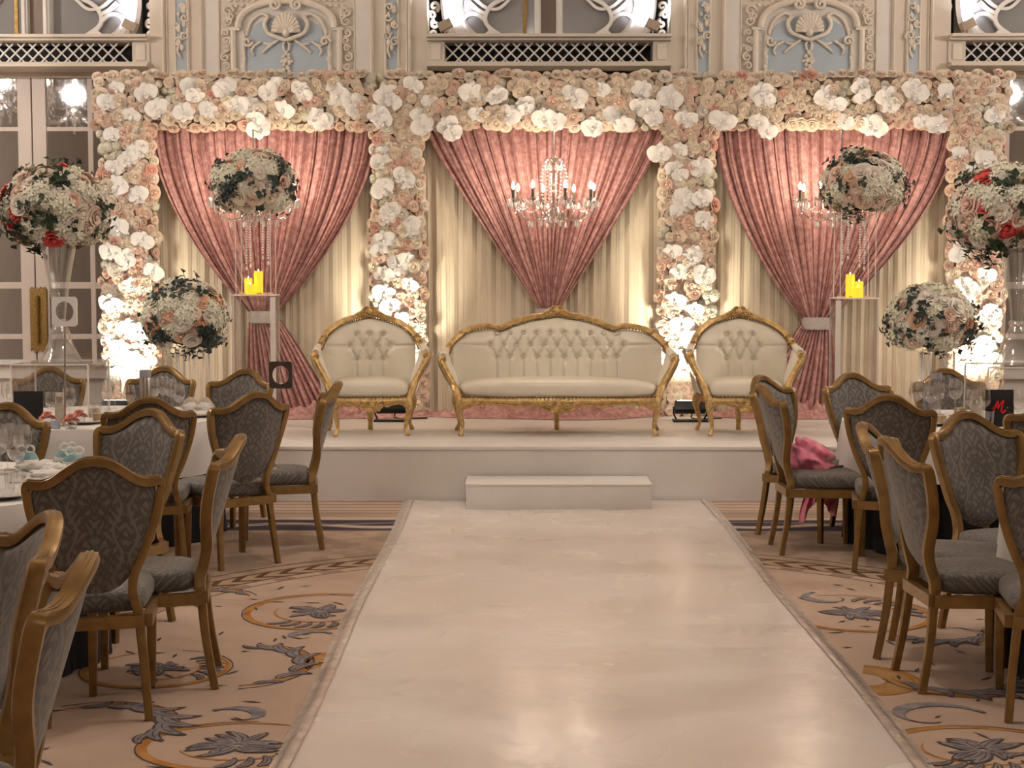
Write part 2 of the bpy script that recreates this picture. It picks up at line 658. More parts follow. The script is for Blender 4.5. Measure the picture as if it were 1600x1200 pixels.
floor = struct(MB().box(XL, XR, YF, YB, -0.08, 0).build('floor', M['carpet'], smooth=False))
struct(MB().box(XL, XR, YF, YB, CEIL, CEIL + 0.1).build('ceiling', M['plaster'], smooth=False))
struct(MB().box(XL - 0.2, XL, YF, YB, 0, CEIL).build('wall_left', M['sidewall'], smooth=False))
struct(MB().box(XR, XR + 0.2, YF, YB, 0, CEIL).build('wall_right', M['sidewall'], smooth=False))
struct(MB().box(XL, XR, YF - 0.2, YF, 0, CEIL).build('wall_front', M['plaster'], smooth=False))

# ---------------- woven motifs of the carpet (flat print, laid just above the pile)
M['c_orange'] = mat('carpet_orange', (0.50, 0.25, 0.085), 0.95, var=0.35, vscale=9, spec=0.1, col2=(0.40, 0.17, 0.035))
M['c_tan'] = mat('carpet_tan', (0.52, 0.31, 0.13), 0.95, var=0.25, vscale=14, spec=0.1)
M['c_blue'] = mat('carpet_slate', (0.19, 0.18, 0.205), 0.95, var=0.35, vscale=16, spec=0.1, col2=(0.33, 0.29, 0.29))
M['c_dark'] = mat('carpet_ink', (0.085, 0.075, 0.09), 0.95, var=0.3, vscale=20, spec=0.1, col2=(0.14, 0.09, 0.06))
CM = {'c_tan': MB(), 'c_orange': MB(), 'c_dark': MB(), 'c_blue': MB()}
CZ = {'c_tan': 0.0008, 'c_orange': 0.0016, 'c_dark': 0.0024, 'c_blue': 0.0032}


def flat(k, pts_l, pts_r, dz=0.0):
    mb = CM[k]
    n = len(pts_l)
    z = CZ[k] + dz
    mb.add([(p[0], p[1], z) for p in pts_l] + [(p[0], p[1], z) for p in pts_r], [(i + n, i + n + 1, i + 1, i) for i in range(n - 1)])


def ribbon(k, pts, wd, dz=0.0):
    """flat strip along pts (x, y) with half widths wd"""
    L_, R_ = [], []
    for i in range(len(pts)):
        a, b = pts[max(0, i - 1)], pts[min(len(pts) - 1, i + 1)]
        t = Vector((b[0] - a[0], b[1] - a[1]))
        t = t.normalized() if t.length > 1e-9 else Vector((1, 0))
        n = Vector((-t.y, t.x)) * wd[i]
        L_.append((pts[i][0] + n.x, pts[i][1] + n.y))
        R_.append((pts[i][0] - n.x, pts[i][1] - n.y))
    flat(k, R_, L_, dz)


def lobe(x, y, a, ln, wd, bend):
    """one acanthus lobe, dark rim with a slate face"""
    n = 8
    pts = []
    for i in range(n + 1):
        t = i / n
        aa = a + bend * t
        pts.append((x + ln * t * math.cos(aa), y + ln * t * math.sin(aa)))
    prof = [abs(math.sin(PI * min(1, 0.08 + 0.92 * (i / n)))) ** 0.7 * (1 - 0.25 * i / n) for i in range(n + 1)]
    dz = crnd.uniform(0, 0.0006)
    ribbon('c_dark', pts, [wd * p + 0.005 for p in prof], dz)
    ribbon('c_blue', pts[:-1], [wd * p * 0.82 for p in prof[:-1]], dz)
    ribbon('c_dark', pts[1:-2], [0.0025] * (n - 2), 0.0016)


crnd = random.Random(4)


def cscroll(x, y, r, a0, sweep, sq=1.0, lobes=8):
    """big C scroll: orange crescent with slate acanthus along its inner edge"""
    n = 26
    pts, inn = [], []
    for i in range(n + 1):
        t = i / n
        a = a0 + sweep * t
        q = r * (1 - 0.35 * t * t)
        pts.append((x + q * math.cos(a), y + q * math.sin(a) * sq))
    ribbon('c_orange', pts, [0.006 + 0.11 * r * abs(math.sin(PI * i / n)) ** 1.3 for i in range(n + 1)])
    ribbon('c_dark', [(x + (p[0] - x) * 1.12, y + (p[1] - y) * 1.12) for p in pts], [0.0035] * (n + 1))
    s = 1 if sweep > 0 else -1
    for k in range(lobes):
        t = (k + 0.6) / lobes
        a = a0 + sweep * t
        q = r * (1 - 0.35 * t * t) - 0.07 * r * math.sin(PI * t)
        ln = r * (0.30 + 0.38 * math.sin(PI * t))
        lobe(x + q * math.cos(a), y + q * math.sin(a) * sq, a + PI - s * 0.9, ln, ln * 0.17, -s * 0.9)


def rosette(x, y, r, sq=1.0, rot=0.0):
    """oval ring with a feathery flower"""
    n = 48

    def el(q, i, o=0.0): return (x + q * math.cos(2 * PI * i / n + o), y + sq * q * math.sin(2 * PI * i / n + o))
    m = int(n * 0.86)
    ribbon('c_orange', [el(r, i, rot) for i in range(m)], [0.004 + 0.014 * math.sin(PI * i / m) for i in range(m)])
    ribbon('c_dark', [el(r * 1.07, i, rot + 0.5) for i in range(m)], [0.003] * m)
    ribbon('c_orange', [el(r * 0.62, i, rot + 2.5) for i in range(m // 2)], [0.006 * math.sin(PI * i / (m // 2)) + 0.002 for i in range(m // 2)])
    for k in range(15):
        a = 2 * PI * k / 15 + rot + crnd.uniform(-.15, .15)
        ln = r * crnd.uniform(0.30, 0.52)
        lobe(x + 0.05 * r * math.cos(a), y + 0.05 * r * math.sin(a) * sq, a, ln, 0.016 + 0.05 * ln, crnd.uniform(-.9, .9))
    for k in range(7):
        a = rot + 3.6 + k * 0.24
        lobe(x + r * 0.93 * math.cos(a), y + sq * r * 0.93 * math.sin(a), a + 2.0, r * 0.34, r * 0.05, 0.8)


def curl(x, y, r, a0, s=1):
    n = 30
    pts = [(x + r * (1 - 0.75 * i / n) * math.cos(a0 + s * 4.6 * i / n), y + r * (1 - 0.75 * i / n) * math.sin(a0 + s * 4.6 * i / n)) for i in range(n + 1)]
    ribbon('c_dark', pts, [0.010 * (1 - i / n) + 0.003 for i in range(n + 1)])
    ribbon('c_blue', pts[:22], [0.03 * math.sin(PI * i / 21) + 0.002 for i in range(22)])


def tandisc(x, y, r, a0, sw):
    n = 20
    o = [(x + r * math.cos(a0 + sw * i / n), y + r * math.sin(a0 + sw * i / n)) for i in range(n + 1)]
    q = [(x + r * 0.45 * math.cos(a0 + sw * i / n), y + r * 0.45 * math.sin(a0 + sw * i / n)) for i in range(n + 1)]
    flat('c_tan', q, o) if sw < 0 else flat('c_tan', o, q)
    for f in (1.0, 0.9, 0.45):
        ribbon('c_orange', [(x + r * f * math.cos(a0 + sw * i / n), y + r * f * math.sin(a0 + sw * i / n)) for i in range(n + 1)], [0.007] * (n + 1))


def gp(px, py):
    d = CR @ Vector(((px - 800) / F, (600 - py) / F, -1))
    t = -H / d.z
    return d.x * t, d.y * t


used_spots = []


def put(fn, px, py, *a):
    x, y = gp(px, py)
    used_spots.append((x, y, a[0]))
    fn(x, y, *a)


put(rosette, 500, 955, 0.36, 1.1, 0.4)
put(cscroll, 380, 1035, 0.30, -1.4, 2.9, 1.3)
put(rosette, 245, 1045, 0.30, 1.0, 2.0)
put(rosette, 372, 1165, 0.34, 0.8, 1.0)
put(cscroll, 150, 1140, 0.33, 2.2, -2.6, 1.0)
put(curl, 480, 995, 0.12, 0.5, 1)
put(tandisc, 545, 1035, 0.20, 1.2, 2.6)
put(curl, 370, 1120, 0.13, 2.5, -1)
put(cscroll, 300, 940, 0.3, 0.4, 2.4, 1.1)
put(rosette, 1335, 958, 0.36, 1.1, 2.4)
put(tandisc, 1345, 1062, 0.24, -1.5, 2.8)
put(cscroll, 1500, 1050, 0.33, 3.4, 2.4, 1.2)
put(rosette, 1535, 1172, 0.34, 0.8, 0.2)
put(curl, 1460, 1122, 0.22, 0.3, 1)
put(curl, 1300, 935, 0.16, 2.0, 1)
put(cscroll, 1450, 985, 0.28, 0.2, -2.4, 1.0)
for gx in range(-8, 10):
    for gy in range(0, 10):
        x = gx * 0.64 + (0.32 if gy % 2 else 0) + crnd.uniform(-.12, .12)
        y = 2.6 + gy * 0.62 + crnd.uniform(-.12, .12)
        if -1.0 < x < 1.55 or math.hypot(x - 0.3, y - 6.8) > 2.2 and y > 8.0 or y > 8.4:
            continue
        if any(math.hypot(x - u, y - v) < 0.27 + r for u, v, r in used_spots):
            continue
        k = (gx * 7 + gy * 3) % 4
        used_spots.append((x, y, 0.2))
        if k == 0:
            rosette(x, y, 0.24, 1.0, gx)
        elif k in (1, 3):
            cscroll(x, y, 0.25, gx * 1.3 + gy, 2.5 * (1 if k == 1 else -1), 1.0)
        else:
            curl(x, y, 0.18, gx + gy, 1)
for k in range(700):
    x, y = crnd.uniform(-3.5, 4), crnd.uniform(3, 8.4)
    if -0.9 < x < 1.45 or math.hypot(x - 0.3, y - 6.8) > 2.2 and y > 8.0:
        continue
    a = crnd.uniform(0, PI)
    ln = crnd.uniform(0.02, 0.05)
    ribbon('c_dark', [(x - ln * math.cos(a), y - ln * math.sin(a)), (x, y), (x + ln * math.cos(a), y + ln * math.sin(a))], [0.002, 0.008, 0.001])
for k, nm in (('c_tan', 'carpet_disc'), ('c_orange', 'carpet_scroll'), ('c_dark', 'carpet_outline'), ('c_blue', 'carpet_leaf')):
    o = CM[k].build(nm, M[k], floor, smooth=False)
    o['kind'] = 'stuff'


BAYS = [52, 857, 1662]
CARTS = [452, 1258]


def wx(px): return ax(px, WY)
def wz(py): return az(py, WY)


wb = MB()
edges = [XL, wx(52 - 188), wx(52 + 188), wx(857 - 188), wx(857 + 188), wx(1662 - 184), wx(1662 + 188), XR]
for i in range(0, 8, 2):
    wb.box(edges[i], edges[i + 1], WY, YB, 0, CEIL)
for i in (1, 3, 5):
    wb.box(edges[i], edges[i + 1], 16.12, YB, 0, CEIL)
wb.box(edges[3], edges[4], 15.85, 16.12, 0, wz(110))
wall = struct(wb.build('wall_back', M['plaster'], smooth=False))


def strip(x0, x1, y, z0, z1, m, name='moulding_strip', proud=0.03):
    """upright moulding with a rounded face"""
    mb = MB()
    n = 6
    ol = [(x0, y)] + [(x0 + (x1 - x0) * (0.5 - 0.5 * math.cos(PI * k / n)), y - proud * math.sin(PI * k / n)) for k in range(1, n)] + [(x1, y)]
    vs = [(a, b, z0) for a, b in ol] + [(a, b, z1) for a, b in ol]
    q = len(ol)
    mb.add(vs, [(i, i + 1, i + 1 + q, i + q) for i in range(q - 1)] + [tuple(range(q))[::-1], tuple(range(q, 2 * q))])
    return mb.build(name, m, wall)


def spiral(cx, cz, y, r, turns, start, r_tube, rev=False, n=26):
    pts = []
    rr = []
    for k in range(n + 1):
        t = k / n
        a = start + (-1 if rev else 1) * turns * 2 * PI * t
        q = r * (1 - 0.82 * t)
        pts.append((cx + q * math.cos(a), y - 0.012 * t, cz + q * math.sin(a)))
        rr.append(r_tube * (1 - 0.4 * t))
    return pts, rr


PXM = F / WY                                 # pixels per metre on the wall
ZT = CEIL - 0.05
for ci, c in enumerate(CARTS):
    for s in (-1, 1):
        def ox(d, c=c, s=s): return wx(c + s * d)

        def strip2(a, b, m, name='moulding_strip', proud=0.03, z0=2.9, z1=ZT):
            x = sorted((ox(a), ox(b)))
            return strip(x[0], x[1], WY, z0, z1, m, name, proud)
        strip2(193, 187, M['moulding'], proud=0.045)
        strip2(187, 184, M['moulding'], proud=0.02)
        strip2(155, 150, M['moulding'], proud=0.035)
        strip2(174, 170, M['moulding'], proud=0.02)
        strip2(134, 128, M['moulding'], proud=0.05)
        strip2(106, 103, M['moulding'], proud=0.02)
        x = sorted((ox(128), ox(106)))
        MB().box(x[0], x[1], WY - 0.008, WY + 0.02, 2.9, ZT).build('pale_panel', M['whitetrim'], wall, smooth=False)
        x = sorted((ox(170), ox(155)))
        MB().box(x[0], x[1], WY - 0.006, WY + 0.02, 2.9, ZT).build('blue_panel', M['bluepanel'], wall, smooth=False)
        # carved drop on the narrow blue panel
        mb = MB()
        cx = ox(162)
        for (dx, py, rr, tn, st) in ((-5, 28, 6, 1.2, 0), (6, 40, 6, 1.3, 2), (-6, 57, 7, 1.4, 4), (5, 66, 7, 1.2, 1), (-3, 12, 6, 1.1, 3)):
            p, q = spiral(cx + s * dx / PXM, wz(py), WY - 0.03, rr / PXM, tn, st, 0.013, rev=dx < 0)
            mb.tube(p, q, 6)
        for k in range(11):
            py = 8 + k * 7.4
            d = math.sin(k * 2.1) * 5
            mb.sphere((cx + d / PXM, WY - 0.025, wz(py)), 0.022 + 0.012 * math.sin(k * 1.7), 7, 5, (0.8, 0.8, 1.4))
        mb.tube(bez([(cx - 4 / PXM, WY - 0.02, wz(70)), (cx - 6 / PXM, WY - 0.03, wz(80)), (cx - 1 / PXM, WY - 0.02, wz(92))], 5), [0.014] * 5 + [0.012] * 5 + [0.005], 6)
        mb.build('carved_drop', M['moulding'], wall)

    # ---------------- arched cartouche panel
    def P(dx, py, y=0.0, c=c): return Vector((wx(c + dx), WY - y, wz(py)))
    arch = []
    for k in range(25):
        a = PI * k / 24
        arch.append((74 * math.cos(a), 46 - 40 * abs(math.sin(a)) ** 0.8))
    ol = [(80, 330)] + [(80, 46)] + arch + [(-80, 46), (-80, 330)]
    MB().prism([(P(d, py).x, P(d, py).z) for d, py in ol], WY - 0.012, WY + 0.02).build('mauve_panel', M['whitetrim'], wall, smooth=False)
    ol = [(65, 330), (65, 76), (58, 72)] + [(58 * math.cos(PI * k / 20), 62 - 36 * abs(math.sin(PI * k / 20)) ** 0.8) for k in range(21)] + [(-58, 72), (-65, 76), (-65, 330)]
    MB().prism([(P(d, py).x, P(d, py).z) for d, py in ol], WY - 0.02, WY + 0.02).build('blue_panel', M['bluepanel'], wall, smooth=False)
    mb = MB()
    mb.tube([P(74 * math.cos(PI * k / 24), 44 - 42 * abs(math.sin(PI * k / 24)) ** 0.8, 0.04) for k in range(25)], 0.034, 8)
    for s in (-1, 1):
        mb.tube([P(s * 82, 330, 0.03), P(s * 82, 48, 0.03)], 0.03, 8)
        mb.tube([P(s * 88, 46, 0.04), P(s * 72, 46, 0.04)], 0.022, 4)
    mb.build('arch_moulding', M['moulding'], wall)
    mb = MB()
    for s in (-1, 1):
        mb.tube(bez([P(s * 66, 330, 0.03), P(s * 66, 74, 0.03), P(s * 62, 56, 0.03), P(s * 54, 34, 0.03), P(s * 38, 22, 0.03), P(s * 27, 27, 0.04)], 8), 0.018, 6)
        mb.tube(bez([P(s * 27, 27, 0.05), P(s * 33, 38, 0.05), P(s * 28, 52, 0.05), P(s * 12, 60, 0.06), P(0, 64, 0.06)], 6), 0.022, 7)
        p, q = spiral(P(s * 17, 9).x, P(s * 17, 9).z, WY - 0.07, 0.06, 1.4, PI / 2, 0.02, rev=s < 0)
        mb.tube(p, q, 6)
        p, q = spiral(P(s * 60, 66).x, P(s * 60, 66).z, WY - 0.05, 0.05, 1.2, 0, 0.018, rev=s < 0)
        mb.tube(p, q, 6)
        for (a, b, d) in (((12, 63), (24, 70), (36, 68)), ((22, 70), (32, 78), (38, 84)), ((40, 66), (50, 72), (58, 70)), ((48, 70), (54, 80), (50, 88))):
            mb.tube(bez([P(s * a[0], a[1], 0.035), P(s * b[0], b[1], 0.04), P(s * d[0], d[1], 0.03)], 5), [0.015] * 5 + [0.012] * 5 + [0.004], 6)
        for k in range(14):
            mb.sphere(P(s * (66 + 2 * math.sin(k * 2)), 78 + k * 7, 0.035), 0.02, 6, 5, (0.8, 0.8, 1.5))
        for k, (dx, py, rr) in enumerate(((90, 18, 9), (92, 34, 8), (86, 26, 6), (94, 52, 6), (92, 64, 6), (93, 76, 5), (95, 90, 7), (93, 104, 6))):
            p, q = spiral(P(s * dx, py).x, P(s * dx, py).z, WY - 0.03, rr / PXM, 1.3, k * 1.3, 0.013, rev=(k % 2 == 0) == (s > 0))
            mb.tube(p, q, 6)
        # diapered corner above the arch
        for k in range(5):
            for j in range(4):
                dx, py = 50 + k * 9, -18 + j * 9
                if (dx / 74.0) ** 2 + ((44 - py) / 44.0) ** 2 > 1.25:
                    mb.sphere(P(s * dx, py, 0.012), 0.018, 6, 4)
    for k in range(13):                       # fluted shell
        a = PI * (k + 0.5) / 13
        r = 21 + 3 * math.sin(a)
        mb.tube([P(0, 52, 0.05), P(math.cos(a) * r * 0.6, 52 - math.sin(a) * r * 0.7, 0.085), P(math.cos(a) * r, 52 - math.sin(a) * r * 1.25, 0.06)], [0.008, 0.018, 0.022], 6)
    mb.sphere(P(0, 53, 0.06), 0.04, 10, 8)
    mb.tube([P(0, 62, 0.04), P(5, 70, 0.04), P(4, 78, 0.04), P(0, 82, 0.04), P(-4, 78, 0.04), P(-5, 70, 0.04), P(0, 62, 0.04)], 0.013, 6)
    for k in range(12):
        mb.sphere(P(4.5 * math.sin(k * 2.4), 84 + k * 2.6, 0.035), 0.022, 6, 5)
    for k in range(3):
        mb.tube([P(-10, 96 + k, 0.03), P(0, 92 + 2 * k, 0.04), P(10, 96 + k, 0.03)], [0.005, 0.012, 0.005], 5)
    mb.build('carved_cartouche', M['moulding'], wall)

# ---------------- window bays above the cornice
LITE = (0.93, 0.92, 1.0)
for bi, c in enumerate(BAYS):
    def P(dx, py, y, c=c): return Vector((wx(c + dx), y, az(py, WY)))
    x0, x1 = P(-188, 0, 0).x, P(188, 0, 0).x
    cor = MB()
    cor.box(x0, x1, 15.46, 16.12, P(0, 106, 0).z, P(0, 102, 0).z)
    cor.box(x0, x1, 15.50, 16.12, P(0, 102, 0).z, P(0, 98, 0).z)
    cor.box(x0, x1, 15.50, 16.12, P(0, 65, 0).z, P(0, 61, 0).z)
    cor.box(x0, x1, 15.44, 16.12, P(0, 61, 0).z, P(0, 56, 0).z)
    for s in (-1, 1):
        a, b = sorted((P(s * 188, 0, 0).x, P(s * 161, 0, 0).x))
        cor.box(a, b, 15.58, 16.0, P(0, 98, 0).z, P(0, 65, 0).z)
    t = struct(cor.build('trim_%d' % (bi + 1), M['plaster'], smooth=False, bevel=0.006))
    MB().box(P(-161, 0, 0).x, P(161, 0, 0).x, 15.9, 15.95, P(0, 98, 0).z, P(0, 65, 0).z).build('grille_shade_sheet', M['black'], t, smooth=False)  # black slab stands in for the shade behind the lattice
    for s in (-1, 1):
        a, b = sorted((P(s * 182, 0, 0).x, P(s * 167, 0, 0).x))
        bl = MB().box(a, b, 15.565, 15.58, P(0, 94, 0).z, P(0, 69, 0).z)
        bl.build('block_panel', M['moulding'], t, bevel=0.006)
    zb, zt = P(0, 97, 0).z, P(0, 66, 0).z
    pitch = 18 / PXM
    base = MB().tube([(-(zt - zb) * 0.5, 0, -(zt - zb) * 0.5), ((zt - zb) * 0.5, 0, (zt - zb) * 0.5)], 0.011, 4, up=(0, 1, 0)).mesh('lattice_bar', M['whitetrim'], False)
    n = int((P(161, 0, 0).x - P(-161, 0, 0).x) / pitch)
    for k in range(n + 1):
        xx = P(-161, 0, 0).x + (k + 0.25) * pitch
        if xx > P(161, 0, 0).x - 0.08:
            continue
        if not -0.3 < (P(0, 0, 0).x - xx) / 20 < 0.3:
            continue
        for sg in (0, 1):
            if 814 + (xx) * PXM < -40 or 814 + xx * PXM > 1640:
                continue
            ob('lattice_bar', base, t, (xx + 0.05, 15.66 + 0.012 * sg, (zb + zt) / 2), (0, 0, PI * sg))
    # window above
    win = MB()
    for s in (-1, 1):
        a, b = sorted((P(s * 12, 0, 0).x, P(s * 22, 0, 0).x))
        win.box(a, b, 15.84, 16.05, P(0, 57, 0).z, ZT)
        a, b = sorted((P(s * 15, 0, 0).x, P(s * 19, 0, 0).x))
        win.box(a, b, 15.81, 16.05, P(0, 57, 0).z, ZT)
    win = struct(win.build('window_%d' % (bi + 1), M['whitetrim'], smooth=False, bevel=0.006))
    MB().box(P(-12, 0, 0).x, P(12, 0, 0).x, 15.93, 16.05, P(0, 57, 0).z, ZT).build('centre_jamb', mat('grey_brown_jamb', (0.26, 0.20, 0.17), 0.6), win, smooth=False)
    for s in (-1, 1):
        a, b = sorted((P(s * 22, 0, 0).x, P(s * 150, 0, 0).x))
        MB().box(a, b, 16.0, 16.02, P(0, 60, 0).z, ZT).build('pane', M['reflectglass'], win, smooth=False)
        MB().box(*sorted((P(s * 34, 0, 0).x, P(s * 40, 0, 0).x)), 15.985, 15.999, P(0, 57, 0).z, ZT).build('curtain_edge', M['brass'], win, smooth=False) if s < 0 else None
        tr = MB()

        def T(pts, r=0.026, s=s):
            tr.tube(bez([P(s * a, b, 15.95) for a, b in pts], 7), r, 8, flat=(1.0, 0.9), up=(0, 1, 0))
        # offsets from the bay centre: big egg by the mullion, drop beside it, tail below
        T([(24, 52), (40, 56), (60, 55), (80, 44), (97, 30), (99, 14), (88, -2), (70, -12)])
        T([(97, 30), (86, 50), (78, 56)], 0.02)
        T([(97, 14), (112, 6), (125, -6)])
        T([(99, 24), (112, 14), (126, 14), (135, 24), (135, 38), (125, 50), (108, 54), (98, 47), (93, 43), (86, 46), (78, 55)])
        T([(135, 24), (140, 10), (138, -12)], 0.03)
        T([(60, -12), (78, 4), (99, 2), (118, -14)], 0.02)
        tr.box(*sorted((P(s * 22, 0, 0).x, P(s * 150, 0, 0).x)), 15.93, 16.0, P(0, 60, 0).z, P(0, 53, 0).z)
        tr.build('tracery', M['whitetrim'], win)
    # rounded splayed surround

    def oval(k, a, b):
        th = 2 * PI * k
        e = 0.42
        return (a * math.copysign(abs(math.cos(th)) ** e, math.cos(th)), -70 + b * math.copysign(abs(math.sin(th)) ** e, math.sin(th)))
    sr = MB()
    prof = [(136, 126, 15.98), (140, 130, 15.92), (144, 133, 15.93), (156, 142, 15.74), (160, 145, 15.70), (166, 149, 15.72), (170, 152, 15.80)]

    def fn(u, v):
        a, b, y = prof[int(round(v * (len(prof) - 1)))]
        d, py = oval(u, a, b)
        return P(d, min(py, 57), y)
    sr.grid(fn, 64, len(prof) - 1, cu=True)
    sr.build('splayed_surround', M['whitetrim'], win)
    for s in (-1, 1):
        a, b = sorted((P(s * 160, 0, 0).x, P(s * 188, 0, 0).x))
        MB().box(a, b, 16.06, 16.1, P(0, 57, 0).z, ZT).build('hole_shade_sheet', M['black'], win, smooth=False)  # black sheet stands in for the darkness of the pierced holes
        sc = MB()
        for k, (dx, py, rr) in enumerate(((180, 46, 9), (178, 30, 7), (183, 16, 7), (179, 2, 8), (176, 52, 6))):
            p, q = spiral(P(s * dx, py, 0).x, P(s * dx, py, 0).z, 15.9, rr / PXM, 1.2, k * 1.7, 0.02, rev=k % 2 == 0)
            sc.tube(p, q, 6)
        sc.build('pierced_scroll', M['moulding'], win)

# spot lamps standing on the cornices
SP = [(0, 1, 'on the left cornice beside the round window'), (1, -1, 'on the middle cornice, left end'),
      (1, 1, 'on the middle cornice, right end'), (2, -1, 'on the right cornice')]
for bi, s, where in SP:
    c = BAYS[bi]
    p = Vector((wx(c + s * 160), 15.56, wz(56)))
    t = thing('spot_lamp', 'small tan spot lamp lighting the window, standing ' + where, 'lamp', p, 0, 'spot lamps on the cornices')
    b = MB().box(-0.07, 0.07, -0.05, 0.05, -0.045, 0.045)
    o = b.build('housing', M['spotbox'], t, bevel=0.008, loc=(0, 0, 0.10))
    o.rotation_euler = (0, R(-25) * -s, 0)
    MB().box(-0.05, 0.05, -0.04, 0.04, 0, 0.012).build('foot', M['spotbox'], t, bevel=0.003)
    MB().tube([(0, 0, 0.01), (0, 0, 0.08)], 0.012, 8).build('bracket', M['spotbox'], t)
    lamp('spot_lamp_light', 'SPOT', p + Vector((-s * 0.10, 0.02, 0.17)), 42, LITE, 0.04, target=p + Vector((s * 0.02, 0.26, 0.42)), angle=130, blend=0.9)

# ---------------- mirrored double doors below the outer bays
ROWS = [(122, 198), (205, 320), (327, 441), (451, 522), (530, 563)]


def doors(idx, c, sides):
    def P(dx, py, y, c=c): return Vector((ax(c + dx, 15.95), y, az(py, 15.95)))
    fr = MB()
    xs0, xs1 = P(-188, 0, 0).x, P(188, 0, 0).x
    ztop = P(0, 110, 0).z
    zb = P(0, 566, 0).z
    fr.box(xs0, P(-158, 0, 0).x, 15.90, 16.12, zb, ztop)
    fr.box(P(158, 0, 0).x, xs1, 15.90, 16.12, zb, ztop)
    fr.box(xs0, xs1, 15.90, 16.12, P(0, 122, 0).z, ztop)
    door = struct(fr.build('door_%d' % idx, M['doorpaint'], smooth=False, bevel=0.004))
    for s in sides:
        lf = MB()

        def bx(a, b, y0, y1, d=0.0):
            q = sorted((P(s * a, 0, 0).x, P(s * b, 0, 0).x))
            lf.box(q[0], q[1], 15.925 + d, 16.0, P(0, y1, 0).z, P(0, y0, 0).z)
        bx(1, 22, 122, 566)
        bx(86, 94, 122, 566, 0.01)
        bx(156, 159, 122, 566)
        for (a, b) in zip(ROWS[:-1], ROWS[1:]):
            bx(22, 156, a[1], b[0], 0.012)
        bx(22, 156, 563, 566)
        lf.build('door_leaf', M['doorpaint'], door, smooth=False, bevel=0.005)
        for (a, b) in ROWS:
            for (u, v) in ((22, 86), (94, 156)):
                q = sorted((P(s * u, 0, 0).x, P(s * v, 0, 0).x))
                if 814 + q[1] * 150 < -30 or 814 + q[0] * 150 > 1650:
                    continue
                MB().box(q[0], q[1], 15.955, 15.965, P(0, b, 0).z, P(0, a, 0).z).build('pane', M['mirror'], door, smooth=False)
    # dado below
    dd = MB()
    dd.box(xs0, xs1, 15.80, 16.12, az(592, 15.8), az(570, 15.8))
    dd.box(xs0, xs1, 15.74, 16.12, az(570, 15.8), az(565, 15.8))
    dd.box(xs0, xs1, 15.86, 16.12, 0, az(592, 15.8))
    dd.build('dado', M['whitetrim'], door, smooth=False, bevel=0.005)
    return door, P


d1, P = doors(1, 56, (-1, 1))
pl = MB()
ol = [(-13, 548)]
for k, (dx, py) in enumerate(((-10, 544), (-7, 552), (0, 546), (0, 546), (7, 552), (10, 544), (13, 548))):
    ol.append((dx, py))
ol += [(13, 452), (10, 448), (7, 452), (4, 448), (0, 452), (-4, 448), (-7, 452), (-10, 448), (-13, 452)]
pl.prism([(P(5 + dx, 0, 0).x, P(0, py, 0).z) for dx, py in ol], 15.90, 15.927)
pl.build('finger_plate', M['brass'], d1, smooth=False)['label'] = 'brass finger plate'
MB().tube([P(5, 462, 15.88), P(5, 536, 15.88)], 0.028, 8, flat=(1, 0.4), up=(0, 1, 0)).build('pull_handle', M['brass'], d1)
d2, P = doors(2, 1658, (-1,))

# ------------------------------------------------------------------ stage, step, aisle
SF = 11.36
SZ = 0.41
st = thing('stage_platform', 'low white vinyl covered stage under the sofa and armchairs', 'stage', (0.28, SF, 0))
MB().box(-4.58, 4.57, 0.0, 3.75, SZ - 0.03, SZ).build('top_cover', M['stagewhite'], st, bevel=0.012)
sk = MB()
sk.grid(lambda u, v: (-4.56 + 9.11 * u, 0.012 + 0.006 * math.sin(u * 40) * (1 - v), (SZ - 0.03) * v), 120, 4)
sk.box(-4.56, 4.55, 0.02, 3.74, 0, SZ - 0.03)
sk.build('front_skirt', M['stagewhite'], st)

sx0, sx1 = ax(727, 10.9), ax(1020, 10.9)
stp = thing('stage_step', 'single white box step at the front of the stage', 'step', ((sx0 + sx1) / 2, 11.12, 0))
MB().box(sx0 - (sx0 + sx1) / 2, sx1 - (sx0 + sx1) / 2, -0.22, 0.225, 0.0, 0.185).build('step_body', M['stepwhite'], stp, bevel=0.008)
hw = (sx1 - sx0) / 2
tc = MB().box(-hw - 0.004, hw + 0.004, -0.226, 0.225, 0.178, 0.192)
tc.build('step_cover', M['stepwhite'], stp, bevel=0.005)

AX0, AX1 = -0.825, 1.375
ai = thing('aisle_runner', 'wide glossy white aisle runner leading up to the stage step', 'runner', ((AX0 + AX1) / 2, 2.2, 0))
hw = (AX1 - AX0) / 2
am = MB()
NY = 90


def rim(y, s): return s * (hw + 0.008 * math.sin(y * 1.6 + s))


def afn(u, v):
    y = (SF - 2.2 - 0.005) * v
    x = rim(y, -1) * (1 - u) + rim(y, 1) * u
    return (x, y, 0.010 + 0.0022 * math.sin(x * 3.1 + y * 0.7) + 0.0016 * math.sin(x * 7 + y * 2.3) + 0.0015 * math.sin(y * 1.9))


am.grid(afn, 60, NY * 2)
am.build('runner', M['aisle'], ai)
for s in (-1, 1):
    tm = MB()

    def tfn(u, v, s=s):
        y = (SF - 2.2 - 0.01) * v
        wv = 0.008 * math.sin(y * 1.7 + 2 * s)
        x = rim(y, s) + s * (-0.035 + 0.075 * u + wv * 0.5)
        zz = [0.0165, 0.0155, 0.0175, 0.010, 0.0035, 0.0025][int(round(u * 5))]
        return (x, y, zz + 0.0012 * math.sin(y * 31 + u * 9) * math.sin(y * 13))
    tm.grid(tfn, 5, 260, flip=s < 0)
    tm.build('edge_tape', M['tape'], ai)
